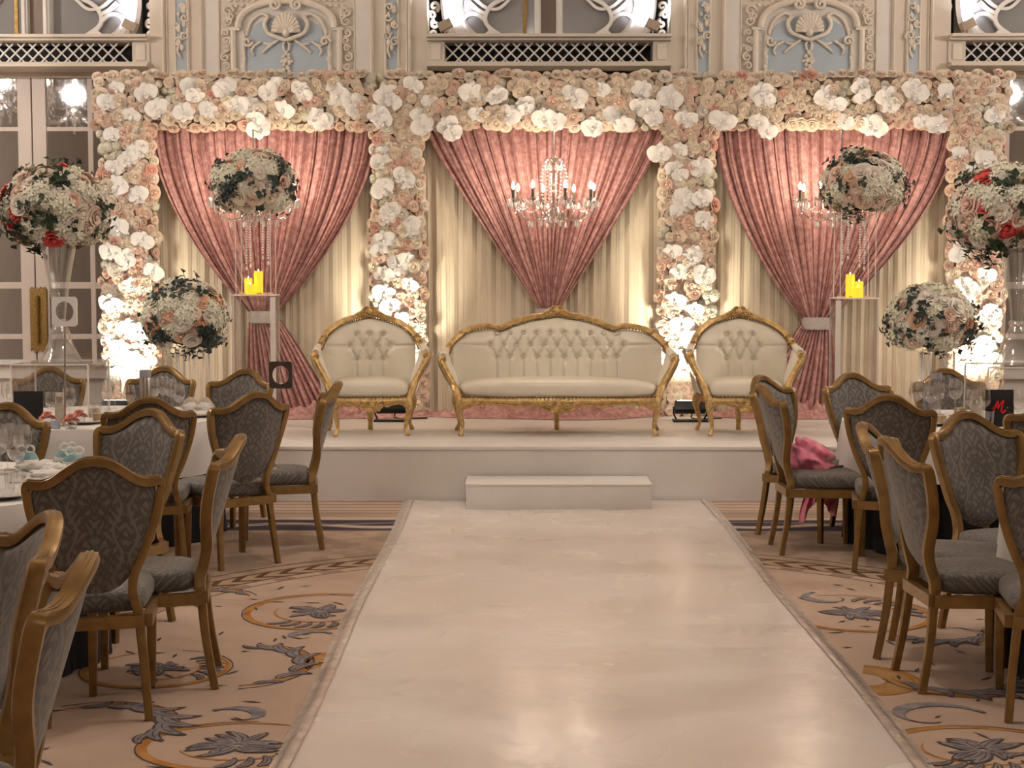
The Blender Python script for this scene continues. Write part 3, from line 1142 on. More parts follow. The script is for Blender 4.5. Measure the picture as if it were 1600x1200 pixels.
# ================================================================== FLOWER PIECES
def petal(mb, a0, span, rb, zb, rt, zt, curl, nu=3, nv=3, wob=0.0):
    def fn(u, v):
        s = 2 * u - 1
        wd = span * (0.55 + 0.45 * math.sin(PI * min(1, v * 0.62 + 0.12)))
        a = a0 + s * wd
        e = 1 - 0.16 * s * s * v
        r = (rb + (rt - rb) * v ** 0.8) * (1 + 0.05 * s * s)
        z = zb + (zt - zb) * math.sin(v * PI / 2) * e
        if v > 0.7:
            r += curl * (v - 0.7) / 0.3
            z -= curl * 0.35 * (v - 0.7) / 0.3
        return (r * math.cos(a), r * math.sin(a), z + wob * s)
    mb.grid(fn, nu, nv)


def rose_mesh(seed):
    rnd = random.Random(seed)
    mb = MB()
    mb.lathe([(0.001, 0.040), (0.006, 0.043), (0.010, 0.040), (0.013, 0.03), (0.014, 0.0)], 7)
    for (n, sp, rb, rt, zt, cu, ph) in ((3, 1.15, 0.008, 0.017, 0.046, 0.002, 0.2), (4, 0.95, 0.011, 0.027, 0.043, 0.004, 0.9),
                                        (5, 0.80, 0.014, 0.038, 0.036, 0.007, 0.4), (5, 0.82, 0.016, 0.047, 0.024, 0.009, 1.1)):
        for k in range(n):
            petal(mb, ph + 2 * PI * k / n + rnd.uniform(-0.12, 0.12), sp, rb, 0.0, rt * rnd.uniform(0.93, 1.07), zt * rnd.uniform(0.93, 1.05), cu)
    return mb.mesh('rose', M['r_blush'], sharp=180)


def hydrangea_mesh(seed, n=60):
    rnd = random.Random(seed)
    mb = MB()
    mb.sphere((0, 0, 0.0), 0.056, 10, 7)
    for k in range(n):
        z = 1 - 1.25 * (k + 0.5) / n
        ph = k * 2.39996
        r = math.sqrt(max(0, 1 - z * z))
        nrm = Vector((r * math.cos(ph), r * math.sin(ph), z))
        c = nrm * (0.060 + rnd.uniform(-0.004, 0.008))
        q = nrm.to_track_quat('Z', 'Y')
        sp = rnd.uniform(0, PI)
        for j in range(4):
            a = sp + j * PI / 2
            e = Vector((math.cos(a), math.sin(a), 0.25))
            e2 = Vector((math.cos(a + 0.6), math.sin(a + 0.6), 0.05))
            e3 = Vector((math.cos(a - 0.6), math.sin(a - 0.6), 0.05))
            o = len(mb.v)
            mb.add([c, c + q @ (e3 * 0.012), c + q @ (e * 0.020), c + q @ (e2 * 0.012)], [(0, 1, 2, 3)])
    return mb.mesh('hydrangea', M['hyd'], sharp=180)


def orchid_mesh(seed):
    rnd = random.Random(seed)
    mb = MB()

    def leafp(ang, ln, wd, lift, cup, n=5):
        ca, sa = math.cos(ang), math.sin(ang)

        def fn(u, v):
            s = 2 * u - 1
            w0 = wd * math.sin(PI * (0.10 + 0.86 * v)) ** 0.7
            l = ln * v
            x = l
            y = s * w0
            z = lift * v - cup * v * v + 0.12 * w0 * s * s + 0.006 * math.sin(7 * v + 3 * s + seed)
            return (x * ca - y * sa, x * sa + y * ca, z)
        mb.grid(fn, 4, n)
    for a, ln, wd, li, cu in ((PI / 2, 0.085, 0.040, 0.03, 0.03), (0.12, 0.10, 0.062, 0.045, 0.05), (PI - 0.12, 0.10, 0.062, 0.045, 0.05),
                              (-PI / 2 + 0.62, 0.085, 0.038, 0.02, 0.03), (-PI / 2 - 0.62, 0.085, 0.038, 0.02, 0.03)):
        leafp(a + rnd.uniform(-0.1, 0.1), ln, wd, li, cu)
    leafp(-PI / 2, 0.04, 0.018, 0.05, 0.01, 4)
    mb.sphere((0, 0, 0.02), 0.012, 7, 5)
    return mb.mesh('orchid', M['orchid'], sharp=180)


def spray_mesh(seed, n=7, size=0.045):
    """short ivy spray: a curved stem and pointed leaves, growing along +z"""
    rnd = random.Random(seed)
    mb = MB()
    pts = [Vector((0.012 * math.sin(k * 1.3 + seed), 0.012 * math.cos(k + seed), 0.017 * k)) for k in range(n)]
    mb.tube(pts, 0.0025, 4)
    for k in range(1, n):
        a = k * 2.4 + seed
        d = Vector((math.cos(a), math.sin(a), rnd.uniform(0.1, 0.7))).normalized()
        sd = d.cross(Vector((0, 0, 1))).normalized()
        up = sd.cross(d)
        L = size * rnd.uniform(0.8, 1.25)
        p = pts[k]
        mb.add([p, p + d * L * 0.42 + sd * L * 0.5 + up * 0.006, p + d * L - up * 0.008, p + d * L * 0.42 - sd * L * 0.5 + up * 0.006, p + d * L * 0.45 - up * 0.004],
               [(0, 1, 4), (1, 2, 4), (2, 3, 4), (3, 0, 4)])
    return mb.mesh('leaf_spray', M['leaf'], sharp=30)


ROSES = [rose_mesh(k) for k in range(4)]
HYDS = [hydrangea_mesh(k) for k in range(2)]
ORCH = [orchid_mesh(k) for k in range(3)]
SPRAY = [spray_mesh(k) for k in range(4)]


def face(nrm, spin):
    return Vector(nrm).to_track_quat('Z', 'Y') @ Euler((0, 0, spin)).to_quaternion()


# ================================================================== FLOWER FRAME
BY = 13.86                                    # front of the foam core
TOPZ, BOTZ = az(116, 13.8), az(196, 13.8)
CX = [(ax(160, 13.8), ax(238, 13.8)), (ax(584, 13.8), ax(658, 13.8)), (ax(1036, 13.8), ax(1113, 13.8)), (ax(1489, 13.8), ax(1566, 13.8))]
rndf = random.Random(5)


def bloom_sites(x0, x1, z0, z1, sp):
    out = []
    nz = max(2, round((z1 - z0) / (sp * 0.87)))
    nx = max(2, round((x1 - x0) / sp))
    for j in range(nz + 1):
        for i in range(nx + 1):
            x = x0 + (x1 - x0) * (i + (0.5 if j % 2 else 0)) / nx
            if x > x1 + 0.01:
                continue
            z = z0 + (z1 - z0) * j / nz
            out.append((x + rndf.uniform(-.018, .018), z + rndf.uniform(-.018, .018)))
    return out


def flower_panel(root, x0, x1, z0, z1, ends, orchids, sp=0.083, limit=290, skip=None):
    """blooms on the front and the narrow sides of a foam core; children of root (world placed)"""
    o = root.location
    core = MB().box(x0 + 0.03, x1 - 0.03, BY, BY + 0.20, z0, z1 - 0.02)
    core.v = [v - o for v in core.v]
    core.build('foam_core', M['backing'], root, smooth=False)
    spots = []
    cx, cz = (x0 + x1) / 2, (z0 + z1) / 2
    for (x, z) in bloom_sites(x0, x1, z0 + 0.01, z1 - 0.01, sp):
        ex = max(0, abs(x - cx) - ((x1 - x0) / 2 - 0.05)) / 0.05 if 's' in ends else 0
        tz = max(0, (z - (z1 - 0.05)) / 0.05) if 't' in ends else 0
        bz = max(0, ((z0 + 0.05) - z) / 0.05) if 'b' in ends else 0
        n = Vector((math.copysign(min(1, ex) * 0.9, x - cx) + rndf.uniform(-.3, .3), -1, tz * 0.9 - bz * 0.9 + rndf.uniform(-.25, .25)))
        spots.append((Vector((x, BY - 0.012 + 0.03 * min(1, ex + tz + bz) + rndf.uniform(-.02, .008), z)), n))
    if 's' in ends:                          # narrow inner and outer sides
        for s, xs in ((-1, x0 + 0.025), (1, x1 - 0.025)):
            k = 0
            zz = z0
            while zz < z1 - 0.05:
                spots.append((Vector((xs, BY + 0.085 + 0.03 * (k % 2), zz)), Vector((s, -0.35, rndf.uniform(-.3, .3)))))
                zz += sp * 1.05
                k += 1
    if 'b' in ends:
        xx = x0
        while xx < x1:
            spots.append((Vector((xx, BY + 0.08, z0 + 0.02)), Vector((rndf.uniform(-.3, .3), -0.5, -1))))
            xx += sp * 1.05
    osp = [(Vector((x, BY - 0.055, z)), sc) for (x, z, sc) in orchids]
    spots = [q for q in spots if not (skip and skip(q[0]))]
    extra = MB()
    spots.sort(key=lambda q: (q[0].y > BY + 0.05, rndf.random()))
    nr = 0
    for p, n in spots:
        hide = [1 for (q, sc) in osp if (q - p).length < 0.055 * sc]
        if hide:
            continue
        hyd = (math.sin(p.x * 5.1 + 2) * math.sin(p.z * 6.3 + p.x) > 0.62)
        u = rndf.random()
        m = M['r_blush'] if u < 0.50 else M['r_cream'] if u < 0.86 else M['r_pink'] if u < 0.92 else M['r_white']
        sc = rndf.choice((0.72, 0.85, 0.95, 1.05, 1.2))
        if nr < limit:
            if hyd:
                ob('hydrangea', HYDS[nr % 2], root, p - o + Vector((0, 0.02, 0)), face(n, u * 6), sc * 0.75)
            else:
                ob('rose', ROSES[nr % 4], root, p - o, face(n, u * 40), sc, m)
            nr += 1
        else:
            me = ROSES[nr % 4]
            Mx = Matrix.Translation(p - o) @ face(n, u * 40).to_matrix().to_4x4() @ Matrix.Scale(sc, 4)
            extra.add([Mx @ v.co for v in me.vertices], [tuple(f.vertices) for f in me.polygons])
            nr += 1
    if extra.v:
        e = extra.build('rose_filling', M['r_cream'], root, sharp=180)
        e['kind'] = 'stuff'
    for k, (p, sc) in enumerate(osp):
        n = Vector((rndf.uniform(-.35, .35), -1, rndf.uniform(-.45, .15)))
        ob('orchid', ORCH[k % 3], root, p - o, face(n, rndf.uniform(-.6, .6)), sc)
    return root


# orchids as seen in the photograph: (px, py) of each bloom
OB = [(182, 138), (228, 145), (168, 160), (205, 180), (300, 138), (306, 152), (345, 140), (247, 170), (288, 175), (325, 172),
      (362, 165), (372, 165), (420, 145), (430, 132), (352, 138), (390, 165), (398, 186), (405, 200), (443, 172), (470, 140), (475, 150), (495, 185), (505, 190), (522, 138), (528, 152), (552, 160),
      (556, 172), (603, 148), (610, 160), (645, 133), (672, 160), (590, 178), (598, 190), (655, 180), (660, 195), (700, 196), (708, 208), (736, 145), (772, 148), (778, 150),
      (745, 178), (795, 180), (820, 165), (822, 172), (850, 185), (868, 190), (893, 145), (900, 155), (925, 200), (930, 195), (940, 140), (960, 180), (975, 195),
      (998, 165), (1012, 170), (1003, 140), (1022, 185), (1045, 150), (1050, 158), (1070, 186), (1078, 188), (1125, 188), (1135, 190), (1185, 190), (1190, 145), (1195, 158), (1200, 205),
      (1290, 150), (1305, 165), (1345, 135), (1348, 150), (1385, 150), (1390, 165), (1320, 190), (1360, 195), (1370, 200), (1425, 135), (1432, 145), (1480, 145), (1555, 180), (1440, 190), (1465, 195)]
OC = [[(175, 210), (215, 235), (200, 250), (178, 262), (182, 290), (215, 305), (180, 350), (185, 360), (222, 377), (195, 402), (200, 412), (172, 395), (240, 425), (205, 445), (172, 475), (180, 480), (200, 510), (215, 520), (188, 545), (210, 560), (180, 585), (205, 600)],
      [(600, 240), (597, 255), (630, 275), (636, 285), (598, 295), (610, 330), (605, 342), (640, 355), (600, 375), (594, 390), (635, 405), (622, 415), (600, 430), (640, 445), (600, 460), (610, 480), (625, 500), (600, 520), (630, 545), (612, 580)],
      [(1062, 235), (1030, 240), (1055, 265), (1062, 275), (1095, 262), (1098, 310), (1068, 305), (1070, 315), (1100, 345), (1060, 330), (1085, 395), (1080, 405), (1050, 395), (1060, 425), (1100, 430), (1055, 470), (1085, 485), (1065, 510), (1090, 530), (1060, 560)],
      [(1500, 240), (1540, 250), (1510, 270), (1505, 380), (1500, 395), (1540, 430), (1505, 445), (1512, 455), (1550, 490), (1545, 495), (1510, 520), (1540, 540), (1550, 565), (1510, 575)]]


def wp(lst, s0=0.85, s1=1.25):
    out = []
    for k, (px, py) in enumerate(lst):
        p = at(px, py, 13.8)
        out.append((p.x, p.z, s0 + (s1 - s0) * ((k * 37) % 10) / 10))
    return out


bx0, bx1 = ax(152, 13.8), ax(1572, 13.8)
beam = thing('rose_garland', 'long horizontal beam of blush roses and white orchids across the top of the backdrop', 'flower beam', (0.28, BY, BOTZ))
flower_panel(beam, bx0, bx1, BOTZ, TOPZ, 'tb', wp(OB), sp=0.088)
CL = ['flower column of blush roses and orchids at the far left of the backdrop', 'flower column between the left drape and the middle drape',
      'flower column between the middle drape and the right drape', 'flower column of blush roses at the far right of the backdrop']
for k, (a, b) in enumerate(CX):
    t = thing('flower_upright', CL[k], 'flower column', ((a + b) / 2, BY, SZ), 0, 'flower columns of the backdrop')
    flower_panel(t, a, b, SZ + 0.02, BOTZ + 0.02, 's', wp(OC[k]), sp=0.077)

# ================================================================== DRAPES
DY = 14.02
BAYX = [(CX[0][1], CX[1][0]), (CX[1][1], CX[2][0]), (CX[2][1], CX[3][0])]
DN = ['left', 'middle', 'right']
for k, (a, b) in enumerate(BAYX):
    a0, b0 = a - 0.12, b + 0.12
    rr = random.Random(30 + k)
    ph = [rr.uniform(0, 6) for _ in range(6)]

    def fn(u, v, a0=a0, b0=b0, ph=ph):
        z = SZ + 0.005 + (TOPZ - 0.1 - SZ) * v
        x = a0 + (b0 - a0) * u
        q = 2 * PI * 30 * u
        amp = 0.017 + 0.008 * math.sin(11 * u + ph[0])
        y = DY + 0.05 - amp * (math.sin(q + 1.6 * math.sin(9 * u + ph[1]) + 0.5 * (1 - v) * math.sin(7 * u + ph[2])) ** 3 * 0.6 + 0.5 * math.sin(q * 0.5 + ph[3]))
        x += 0.02 * (1 - v) * math.sin(14 * u + ph[4])
        return (x, y, z)
    d = MB().grid(fn, 420, 14).build('cream_drape', M['cream_drape'], sharp=180)
    tag(d, 'cream pleated backdrop curtain behind the %s mauve velvet swag' % DN[k], 'curtain', 'cream backdrop curtains')

# tie points of the velvet
TIE = [at(412, 490, DY - 0.1), at(858, 486, DY - 0.1), at(1275, 500, DY - 0.1)]
TOPS = [(at(238, 200, DY).x - 0.02, at(584, 200, DY).x + 0.02), (at(668, 200, DY).x - 0.02, at(1042, 200, DY).x + 0.02), (at(1117, 200, DY).x - 0.02, at(1488, 200, DY).x + 0.02)]
SKEW = [0.28, 0.0, -0.22]
for k in range(3):
    tie = TIE[k]
    a, b = TOPS[k]
    ztop = TOPZ - 0.12
    root = thing('velvet_drape', 'mauve crushed velvet swag gathered at the waist, %s of the three bays' % DN[k], 'curtain', (tie.x, DY, SZ), 0, 'mauve velvet swags')
    rr = random.Random(70 + k)
    ph = [rr.uniform(0, 6) for _ in range(8)]
    org = Vector((tie.x, DY, SZ))
    zt0 = BOTZ

    def fold(u, ph=ph):
        g = abs(math.sin(PI * 23 * u + 1.5 * math.sin(8 * u + ph[0]))) ** 0.6
        return (g * 1.3 - 0.7) * 0.8 + 0.40 * math.sin(2 * PI * 7.3 * u + ph[1]) + 0.26 * abs(math.sin(PI * 61 * u + ph[2]))

    def fn(u, v):                             # v: 0 at the tie, 1 at the top
        z = tie.z + (ztop - tie.z) * v
        t = min(1, max(0, (zt0 - z) / (zt0 - tie.z)))
        e = t ** (1.75, 1.12, 1.7)[k]
        uu = u + 0.012 * math.sin(6 * u + ph[3]) * (1 - t)
        # outer folds sag most, inner ones hang straighter
        c = abs(2 * uu - 1)
        ee = e * (0.35 + 0.65 * c ** 0.6) + (1 - (0.35 + 0.65 * c ** 0.6)) * t ** (1.15, 1.02, 1.15)[k]
        x = (a + (b - a) * uu) * (1 - ee) + (tie.x + (0.24, 0.16, 0.24)[k] * (uu - 0.5)) * ee
        f = fold(u)
        y = DY - 0.055 - f * (0.046 * (1 - t) + 0.026 * t + 0.03 * t * (1 - t)) - 0.11 * t * (1 - 0.5 * c)
        x += 0.012 * math.cos(2 * PI * 19 * u + ph[4]) * (1 - 0.6 * t)
        return Vector((x, y, z)) - org
    MB().grid(fn, 520, 46).build('gathered_swag', M['velvet'], root, sharp=180)

    def fn2(u, v):                            # v: 0 at the floor, 1 at the tie
        z = SZ + 0.006 + (tie.z - SZ - 0.006) * v
        t = 1 - v
        wd = 0.22 + 0.62 * t ** 0.8
        x = tie.x + SKEW[k] * t + wd * (u - 0.5)
        f = (abs(math.sin(PI * 13 * u + ph[5] + 0.4 * t)) ** 0.6 * 1.4 - 0.8) + 0.4 * math.sin(2 * PI * 5.2 * u + ph[6])
        y = DY - 0.14 - f * (0.016 + 0.035 * t) - 0.07 * t
        return Vector((x, y, z)) - org
    MB().grid(fn2, 260, 26).build('lower_fall', M['velvet'], root, sharp=180)
    # tie band
    bd = MB()
    for zz in (0,):
        def fb(u, v):
            th = 2 * PI * u
            return Vector((tie.x + (0.125 + 0.012 * math.sin(PI * v)) * math.cos(th), DY - 0.13 + 0.07 * math.sin(th), tie.z - 0.085 + 0.11 * v)) - org
        bd.grid(fb, 36, 5, cu=True)
    bo = bd.build('tie_band', M['silverband'], root)
    bo['label'] = 'silver sequin tie band'
    # cloth lying on the stage
    lo, hi = [(-2.95, -0.75), (-0.85, 1.35), (1.65, 3.65)][k]

    def fp(u, v, lo=lo, hi=hi):
        x = lo + (hi - lo) * u
        edge = math.sin(PI * min(1, max(0, u))) ** 0.5
        y = DY - 0.02 - (0.12 + 0.42 * edge + 0.05 * math.sin(9 * u + ph[0])) * v
        h = math.sin(PI * v) ** 0.7
        fz = (1 - abs(math.sin(17 * u + 5 * v + 2.2 * math.sin(6 * u + ph[1]))) ** 0.7) * 0.6 + (1 - abs(math.sin(37 * u - 7 * v + 2 * math.sin(9 * u) + ph[2])) ** 0.7) * 0.4
        z = SZ + 0.004 + h * edge * (0.03 + 0.21 * fz * (1 - 0.5 * v))
        return Vector((x + 0.03 * math.sin(12 * v + 20 * u), y, z)) - org
    MB().grid(fp, 260, 22).build('floor_puddle', M['velvet'], root, sharp=180)

# ================================================================== UPLIGHTS
for k, (a, b) in enumerate(CX):
    x = (a + b) / 2 + (0.02, -0.02, -0.02, 0.0)[k]
    lab = ['black floor uplight below the far left flower column', 'black floor uplight behind the left cream armchair',
           'black floor uplight between the sofa and the right armchair', 'black floor uplight below the far right flower column'][k]
    y = 13.32
    t = thing('led_uplight', lab, 'lamp', (x, y, SZ), 0, 'floor uplights below the flower columns')
    yk = MB().box(-0.15, 0.15, -0.075, 0.075, 0, 0.018)
    yk.build('base_plate', M['plastic'], t, bevel=0.004)
    for s in (-1, 1):
        MB().tube([(s * 0.12, 0, 0.015), (s * 0.145, 0, 0.07), (s * 0.145, 0, 0.13)], 0.008, 6).build('yoke_arm', M['plastic'], t)
    hb = MB().box(-0.135, 0.135, -0.05, 0.05, -0.045, 0.045)
    h = hb.build('lamp_head', M['plastic'], t, bevel=0.01, loc=(0, 0, 0.125))
    h.rotation_euler = (R(-28), 0, 0)
    ln = MB().box(-0.115, 0.115, -0.035, 0.035, 0.0455, 0.05).build('lens', M['lens'], h, smooth=False)
    MB().tube(bez([(0.05, 0.05, 0.10), (0.02, 0.10, 0.03), (0.10, 0.16, 0.008), (0.3, 0.22, 0.008)], 6), 0.006, 6).build('cable', M['plastic'], t)
    pos = Vector((x, y + 0.045, SZ + 0.215))
    lamp('uplight_beam', 'SPOT', pos, UP_W, UP_COL, 0.06, target=(x, BY, SZ + 0.74), angle=66, blend=0.85)
# ================================================================== SOFA AND ARMCHAIRS
def settee(name, label, cat, loc, rz, arch, xf, buttons, hx, group=None, ypow=2.6):
    """arch: list of (x, z) from the centre outward; xf: half distance of the front legs; hx: half width of the seat"""
    t = thing(name, label, cat, loc, rz, group)
    G, L = M['gold'], M['leather']
    ax_ = [p[0] for p in arch]
    az_ = [p[1] for p in arch]
    xe = ax_[-1]

    def ya(x): return 0.27 - 0.25 * (min(1, abs(x) / xe)) ** ypow
    # ---- carved back frame
    pts = [Vector((x, ya(x), z)) for x, z in arch]
    half = bez(pts, 6)
    full = [Vector((-p.x, p.y, p.z)) for p in half[::-1]] + half[1:]
    fr = MB()
    fr.tube(full, 0.026, 10, flat=(1.15, 0.85), up=(0, 1, 0))
    fr.tube([p + Vector((0, -0.022, -0.012)) for p in full], 0.009, 6)
    fr.build('back_frame', G, t)
    # ---- crest carving
    cr = MB()
    top = pts[0]
    for s in (-1, 1):
        for (dx, dz, r, tn, st) in ((0.02, 0.03, 0.028, 1.4, 0), (0.055, 0.012, 0.02, 1.2, 1), (0.09, 0.0, 0.015, 1.2, 2)):
            p, q = spiral(top.x + s * dx, top.z + dz, top.y - 0.03, r, tn, st if s > 0 else PI - st, 0.0085, rev=s < 0)
            cr.tube(p, q, 6)
        cr.tube(bez([(s * 0.03, top.y - 0.03, top.z + 0.02), (s * 0.08, top.y - 0.03, top.z + 0.012), (s * 0.13, top.y - 0.025, top.z - 0.02)], 5), [0.012] * 5 + [0.01] * 5 + [0.004], 6)
        for k in range(5):
            cr.sphere((s * (0.03 + 0.022 * k), top.y - 0.035, top.z - 0.006 - 0.005 * k), 0.012 - 0.001 * k, 6, 5, (1.5, 0.8, 0.8))
    cr.sphere((0, top.y - 0.035, top.z + 0.02), 0.026, 10, 8, (0.9, 0.6, 1.1))
    cr.tube([(0.04 * math.cos(a * PI / 8), top.y - 0.02, top.z + 0.012 + 0.036 * math.sin(a * PI / 8)) for a in range(-1, 10)], 0.009, 6)
    cr.build('crest_carving', G, t)
    # ---- shoulder scrolls
    kx = ax_[len(ax_) // 2 + 1]
    for s in (-1, 1):
        sc = MB()
        for f in (0.78, 0.92):
            k = int(f * (len(half) - 1))
            p = half[k]
            a, q = spiral(s * p.x, p.z + 0.012, p.y - 0.025, 0.022, 1.2, 0.8, 0.008, rev=s < 0)
            sc.tube(a, q, 6)
            sc.sphere((s * (p.x - 0.02), p.y - 0.02, p.z + 0.012), 0.014, 6, 5, (1.6, 0.8, 0.8))
        sc.build('shoulder_carving', G, t)
    # ---- tufted back pad
    hb = [(p.x, p.z) for p in half]
    hbx = [p[0] for p in hb]
    hbz = [p[1] for p in hb]
    xm = xe - 0.05
    segs = []
    rows = {}
    for (bx_, bz_) in buttons:
        rows.setdefault(round(bz_, 3), []).append(bx_)
    rz_ = sorted(rows, reverse=True)
    for i in range(len(rz_) - 1):
        for p in rows[rz_[i]]:
            for q in rows[rz_[i + 1]]:
                if abs(p - q) < 0.075:
                    segs.append((p, rz_[i], q, rz_[i + 1], 0.020, 0.009))
    for p in rows[rz_[0]]:
        segs.append((p, rz_[0], p, 1.1, 0.0085, 0.008))
    for p in rows[rz_[-1]]:
        segs.append((p, rz_[-1], p, 0.3, 0.015, 0.007))
    mid = rows[rz_[1]]
    for s in (-1, 1):
        m0 = max(mid) * s
        segs.append((m0, rz_[1], s * xe, rz_[1] + 0.01, 0.016, 0.008))
        segs.append((s * xe, rz_[1] - 0.03, s * (xe - 0.12), rz_[1] - 0.08, 0.004, 0.01))

    def disp(x, z):
        d = 0.0
        for (bx_, bz_) in buttons:
            q = (x - bx_) ** 2 + (z - bz_) ** 2
            if q < 0.006:
                d = max(d, 0.042 * math.exp(-q / 0.0006))
        for (xa, za, xb, zb, amp, wd) in segs:
            vx, vz = xb - xa, zb - za
            tt = max(0, min(1, ((x - xa) * vx + (z - za) * vz) / (vx * vx + vz * vz)))
            q = (x - xa - vx * tt) ** 2 + (z - za - vz * tt) ** 2
            if q < 0.004:
                d = max(d, amp * (1 - 0.45 * (tt if amp < 0.009 else 0)) * math.exp(-q / (wd * wd)))
        return d

    def padpt(x, z):
        zt = interp(hbx, hbz, abs(x)) - 0.03
        y = ya(x) - 0.015 - 0.17 * (zt - z) * (1 - 0.5 * (abs(x) / xe) ** 3)
        return y, zt

    def padfn(u, v):
        x = (2 * u - 1) * xm
        y, zt = padpt(x, 0.4)
        z = 0.36 + (zt - 0.36) * v
        y, zt = padpt(x, z)
        edge = (1 - abs(2 * u - 1) ** 8) * (1 - max(0, 2 * v - 1) ** 6)
        y -= 0.062 * edge - disp(x, z) * edge ** 0.3
        return (x, y, z)
    pad = MB()
    nx = int(xm * 2 / 0.0095)
    pad.grid(padfn, nx, 56)

    def padback(u, v):
        x = (2 * u - 1) * xm
        y, zt = padpt(x, 0.4)
        z = 0.30 + (zt - 0.30) * v
        y, zt = padpt(x, z)
        return (x, y + 0.035, z)
    pad.grid(padback, 24, 6, flip=True)
    pad.build('tufted_back', L, t, sharp=180)
    bm_ = MB().sphere((0, 0, 0), 0.0125, 10, 6, (1, 0.6, 1)).mesh('tuft_button', L)
    for (bx_, bz_) in buttons:
        y, zt = padpt(bx_, bz_)
        ob('tuft_button', bm_, t, (bx_, y - 0.062 + 0.034, bz_))
    # ---- nail trim under the back frame
    nt_ = MB()
    for i in range(0, len(full)):
        if i % 1 == 0:
            p = full[i]
            nt_.sphere(p + Vector((-0.028 * (p.x / xe), -0.03, -0.028 * (1 - 0.5 * abs(p.x / xe)))), 0.0085, 6, 4)
    # ---- seat
    yc, ry = -0.045, 0.265
    seat = MB()

    def sfn(u, v):
        th = 2 * PI * u
        ph = PI * (v - 0.5)

        def pw(q, e): return math.copysign(abs(q) ** e, q)
        cx, sx = pw(math.cos(th), 0.35), pw(math.sin(th), 0.35)
        cp = abs(math.cos(ph)) ** 0.45
        x, y = hx * cp * cx, yc + ry * cp * sx
        z = 0.365 + 0.075 * pw(math.sin(ph), 0.6)
        if math.sin(ph) > 0:
            z += 0.012 * (1 - (x / hx) ** 2)
        y -= 0.025 * (1 - (x / hx) ** 2) * (1 if sx < 0 else 0)
        return (x, y, z)
    seat.grid(sfn, 72, 18, cu=True)
    seat.build('seat_cushion', L, t, sharp=180)
    n = int(2 * hx / 0.032)
    for i in range(n + 1):
        x = -hx + 0.03 + (2 * hx - 0.06) * i / n
        nt_.sphere((x, yc - ry - 0.025 * (1 - (x / hx) ** 2) - 0.004, 0.314), 0.009, 6, 4)
    so = nt_.build('nail_trim', M['stud'], t)
    so['kind'] = 'stuff'
    # ---- carved front rail
    n = 60
    topz = 0.305

    def botz(q):                              # q in -1..1
        a = abs(q)
        return interp([0, 0.10, 0.17, 0.28, 0.42, 0.55, 0.72, 0.86, 0.95, 1.0], [0.205, 0.205, 0.232, 0.252, 0.238, 0.252, 0.262, 0.252, 0.225, 0.21], a)
    fr = MB()

    def rfn(u, v):
        q = 2 * u - 1
        x = q * (xf + 0.015)
        z = botz(q) + (topz - botz(q)) * min(1, v / 0.8)
        bow = -0.02 * (1 - q * q)
        y = yc - ry + 0.012 + bow - 0.012 * math.sin(PI * min(1, v / 0.8)) if v < 0.81 else yc - ry + 0.05
        return (x, y, z)
    fr.grid(rfn, n, 10)
    fr.tube([(q * (xf + 0.015), yc - ry + 0.004 - 0.02 * (1 - q * q), botz(q)) for q in [k / 30 - 1 for k in range(61)]], 0.0085, 6)
    for s in (-1, 1):
        fr.tube([(s * (xf + 0.0), yc - ry + 0.02, 0.275), (s * (xe - 0.09), 0.20, 0.275)], 0.03, 4, flat=(0.8, 0.5), up=(0, 0, 1))
    fr.tube([(-(xe - 0.09), 0.22, 0.275), ((xe - 0.09), 0.22, 0.275)], 0.03, 4, flat=(0.8, 0.5), up=(0, 0, 1))
    fr.build('seat_rail', G, t)
    cv = MB()
    yy = yc - ry - 0.018
    for s in (-1, 1):
        for (dx, dz, r, st) in ((0.03, 0.255, 0.026, 0.5), (0.07, 0.245, 0.02, 2.5), (0.055, 0.215, 0.017, 1.0), (0.11, 0.262, 0.014, 0.0), (0.022, 0.212, 0.016, 3)):
            p, q = spiral(s * dx, dz, yy, r, 1.3, st if s > 0 else PI - st, 0.0085, rev=s < 0)
            cv.tube(p, q, 6)
        if xf > 0.5:
            for dx in (0.29, 0.60):
                p, q = spiral(s * dx, 0.258, yy + 0.012, 0.022, 1.2, 1.0, 0.0085, rev=s < 0)
                cv.tube(p, q, 6)
                cv.sphere((s * (dx + 0.04), yy + 0.012, 0.265), 0.012, 6, 5, (2, 0.7, 0.7))
    for k in range(9):
        a = PI * k / 8
        cv.tube([(0, yy - 0.004, 0.245), (0.042 * math.cos(a), yy - 0.006, 0.235 - 0.045 * math.sin(a))], [0.006, 0.010], 5)
    cv.sphere((0, yy - 0.008, 0.25), 0.022, 9, 7, (1, 0.6, 1))
    cv.build('rail_carving', G, t)
    # ---- legs

    def leg(x, y, ox, oy):
        mb = MB()
        mb.tube(bez([(0, 0, 0.30), (ox * 0.020, oy * 0.020, 0.25), (ox * 0.022, oy * 0.022, 0.20), (0, 0, 0.12), (-ox * 0.008, -oy * 0.008, 0.065), (ox * 0.006, oy * 0.006, 0.025), (ox * 0.016, oy * 0.016, 0.0)], 5),
                [0.034 + 0.004 * math.sin(PI * k / 5) for k in range(6)] + [0.036 - 0.0028 * k for k in range(5)] + [0.0225 - 0.001 * k for k in range(10)] + [0.0135 + 0.0008 * k for k in range(5)] + [0.018, 0.02, 0.021, 0.0205, 0.018], 8)
        mb.sphere((ox * 0.03, oy * 0.03, 0.235), 0.022, 7, 6, (1, 1, 1.3))
        o = mb.build('leg', G, t, loc=(x, y, 0))
        return o
    for s in (-1, 1):
        leg(s * xf, yc - ry + 0.045, s * 0.8, -0.8)
        leg(s * (xe - 0.085), 0.20, s * 0.9, 0.6)
    mb = MB()
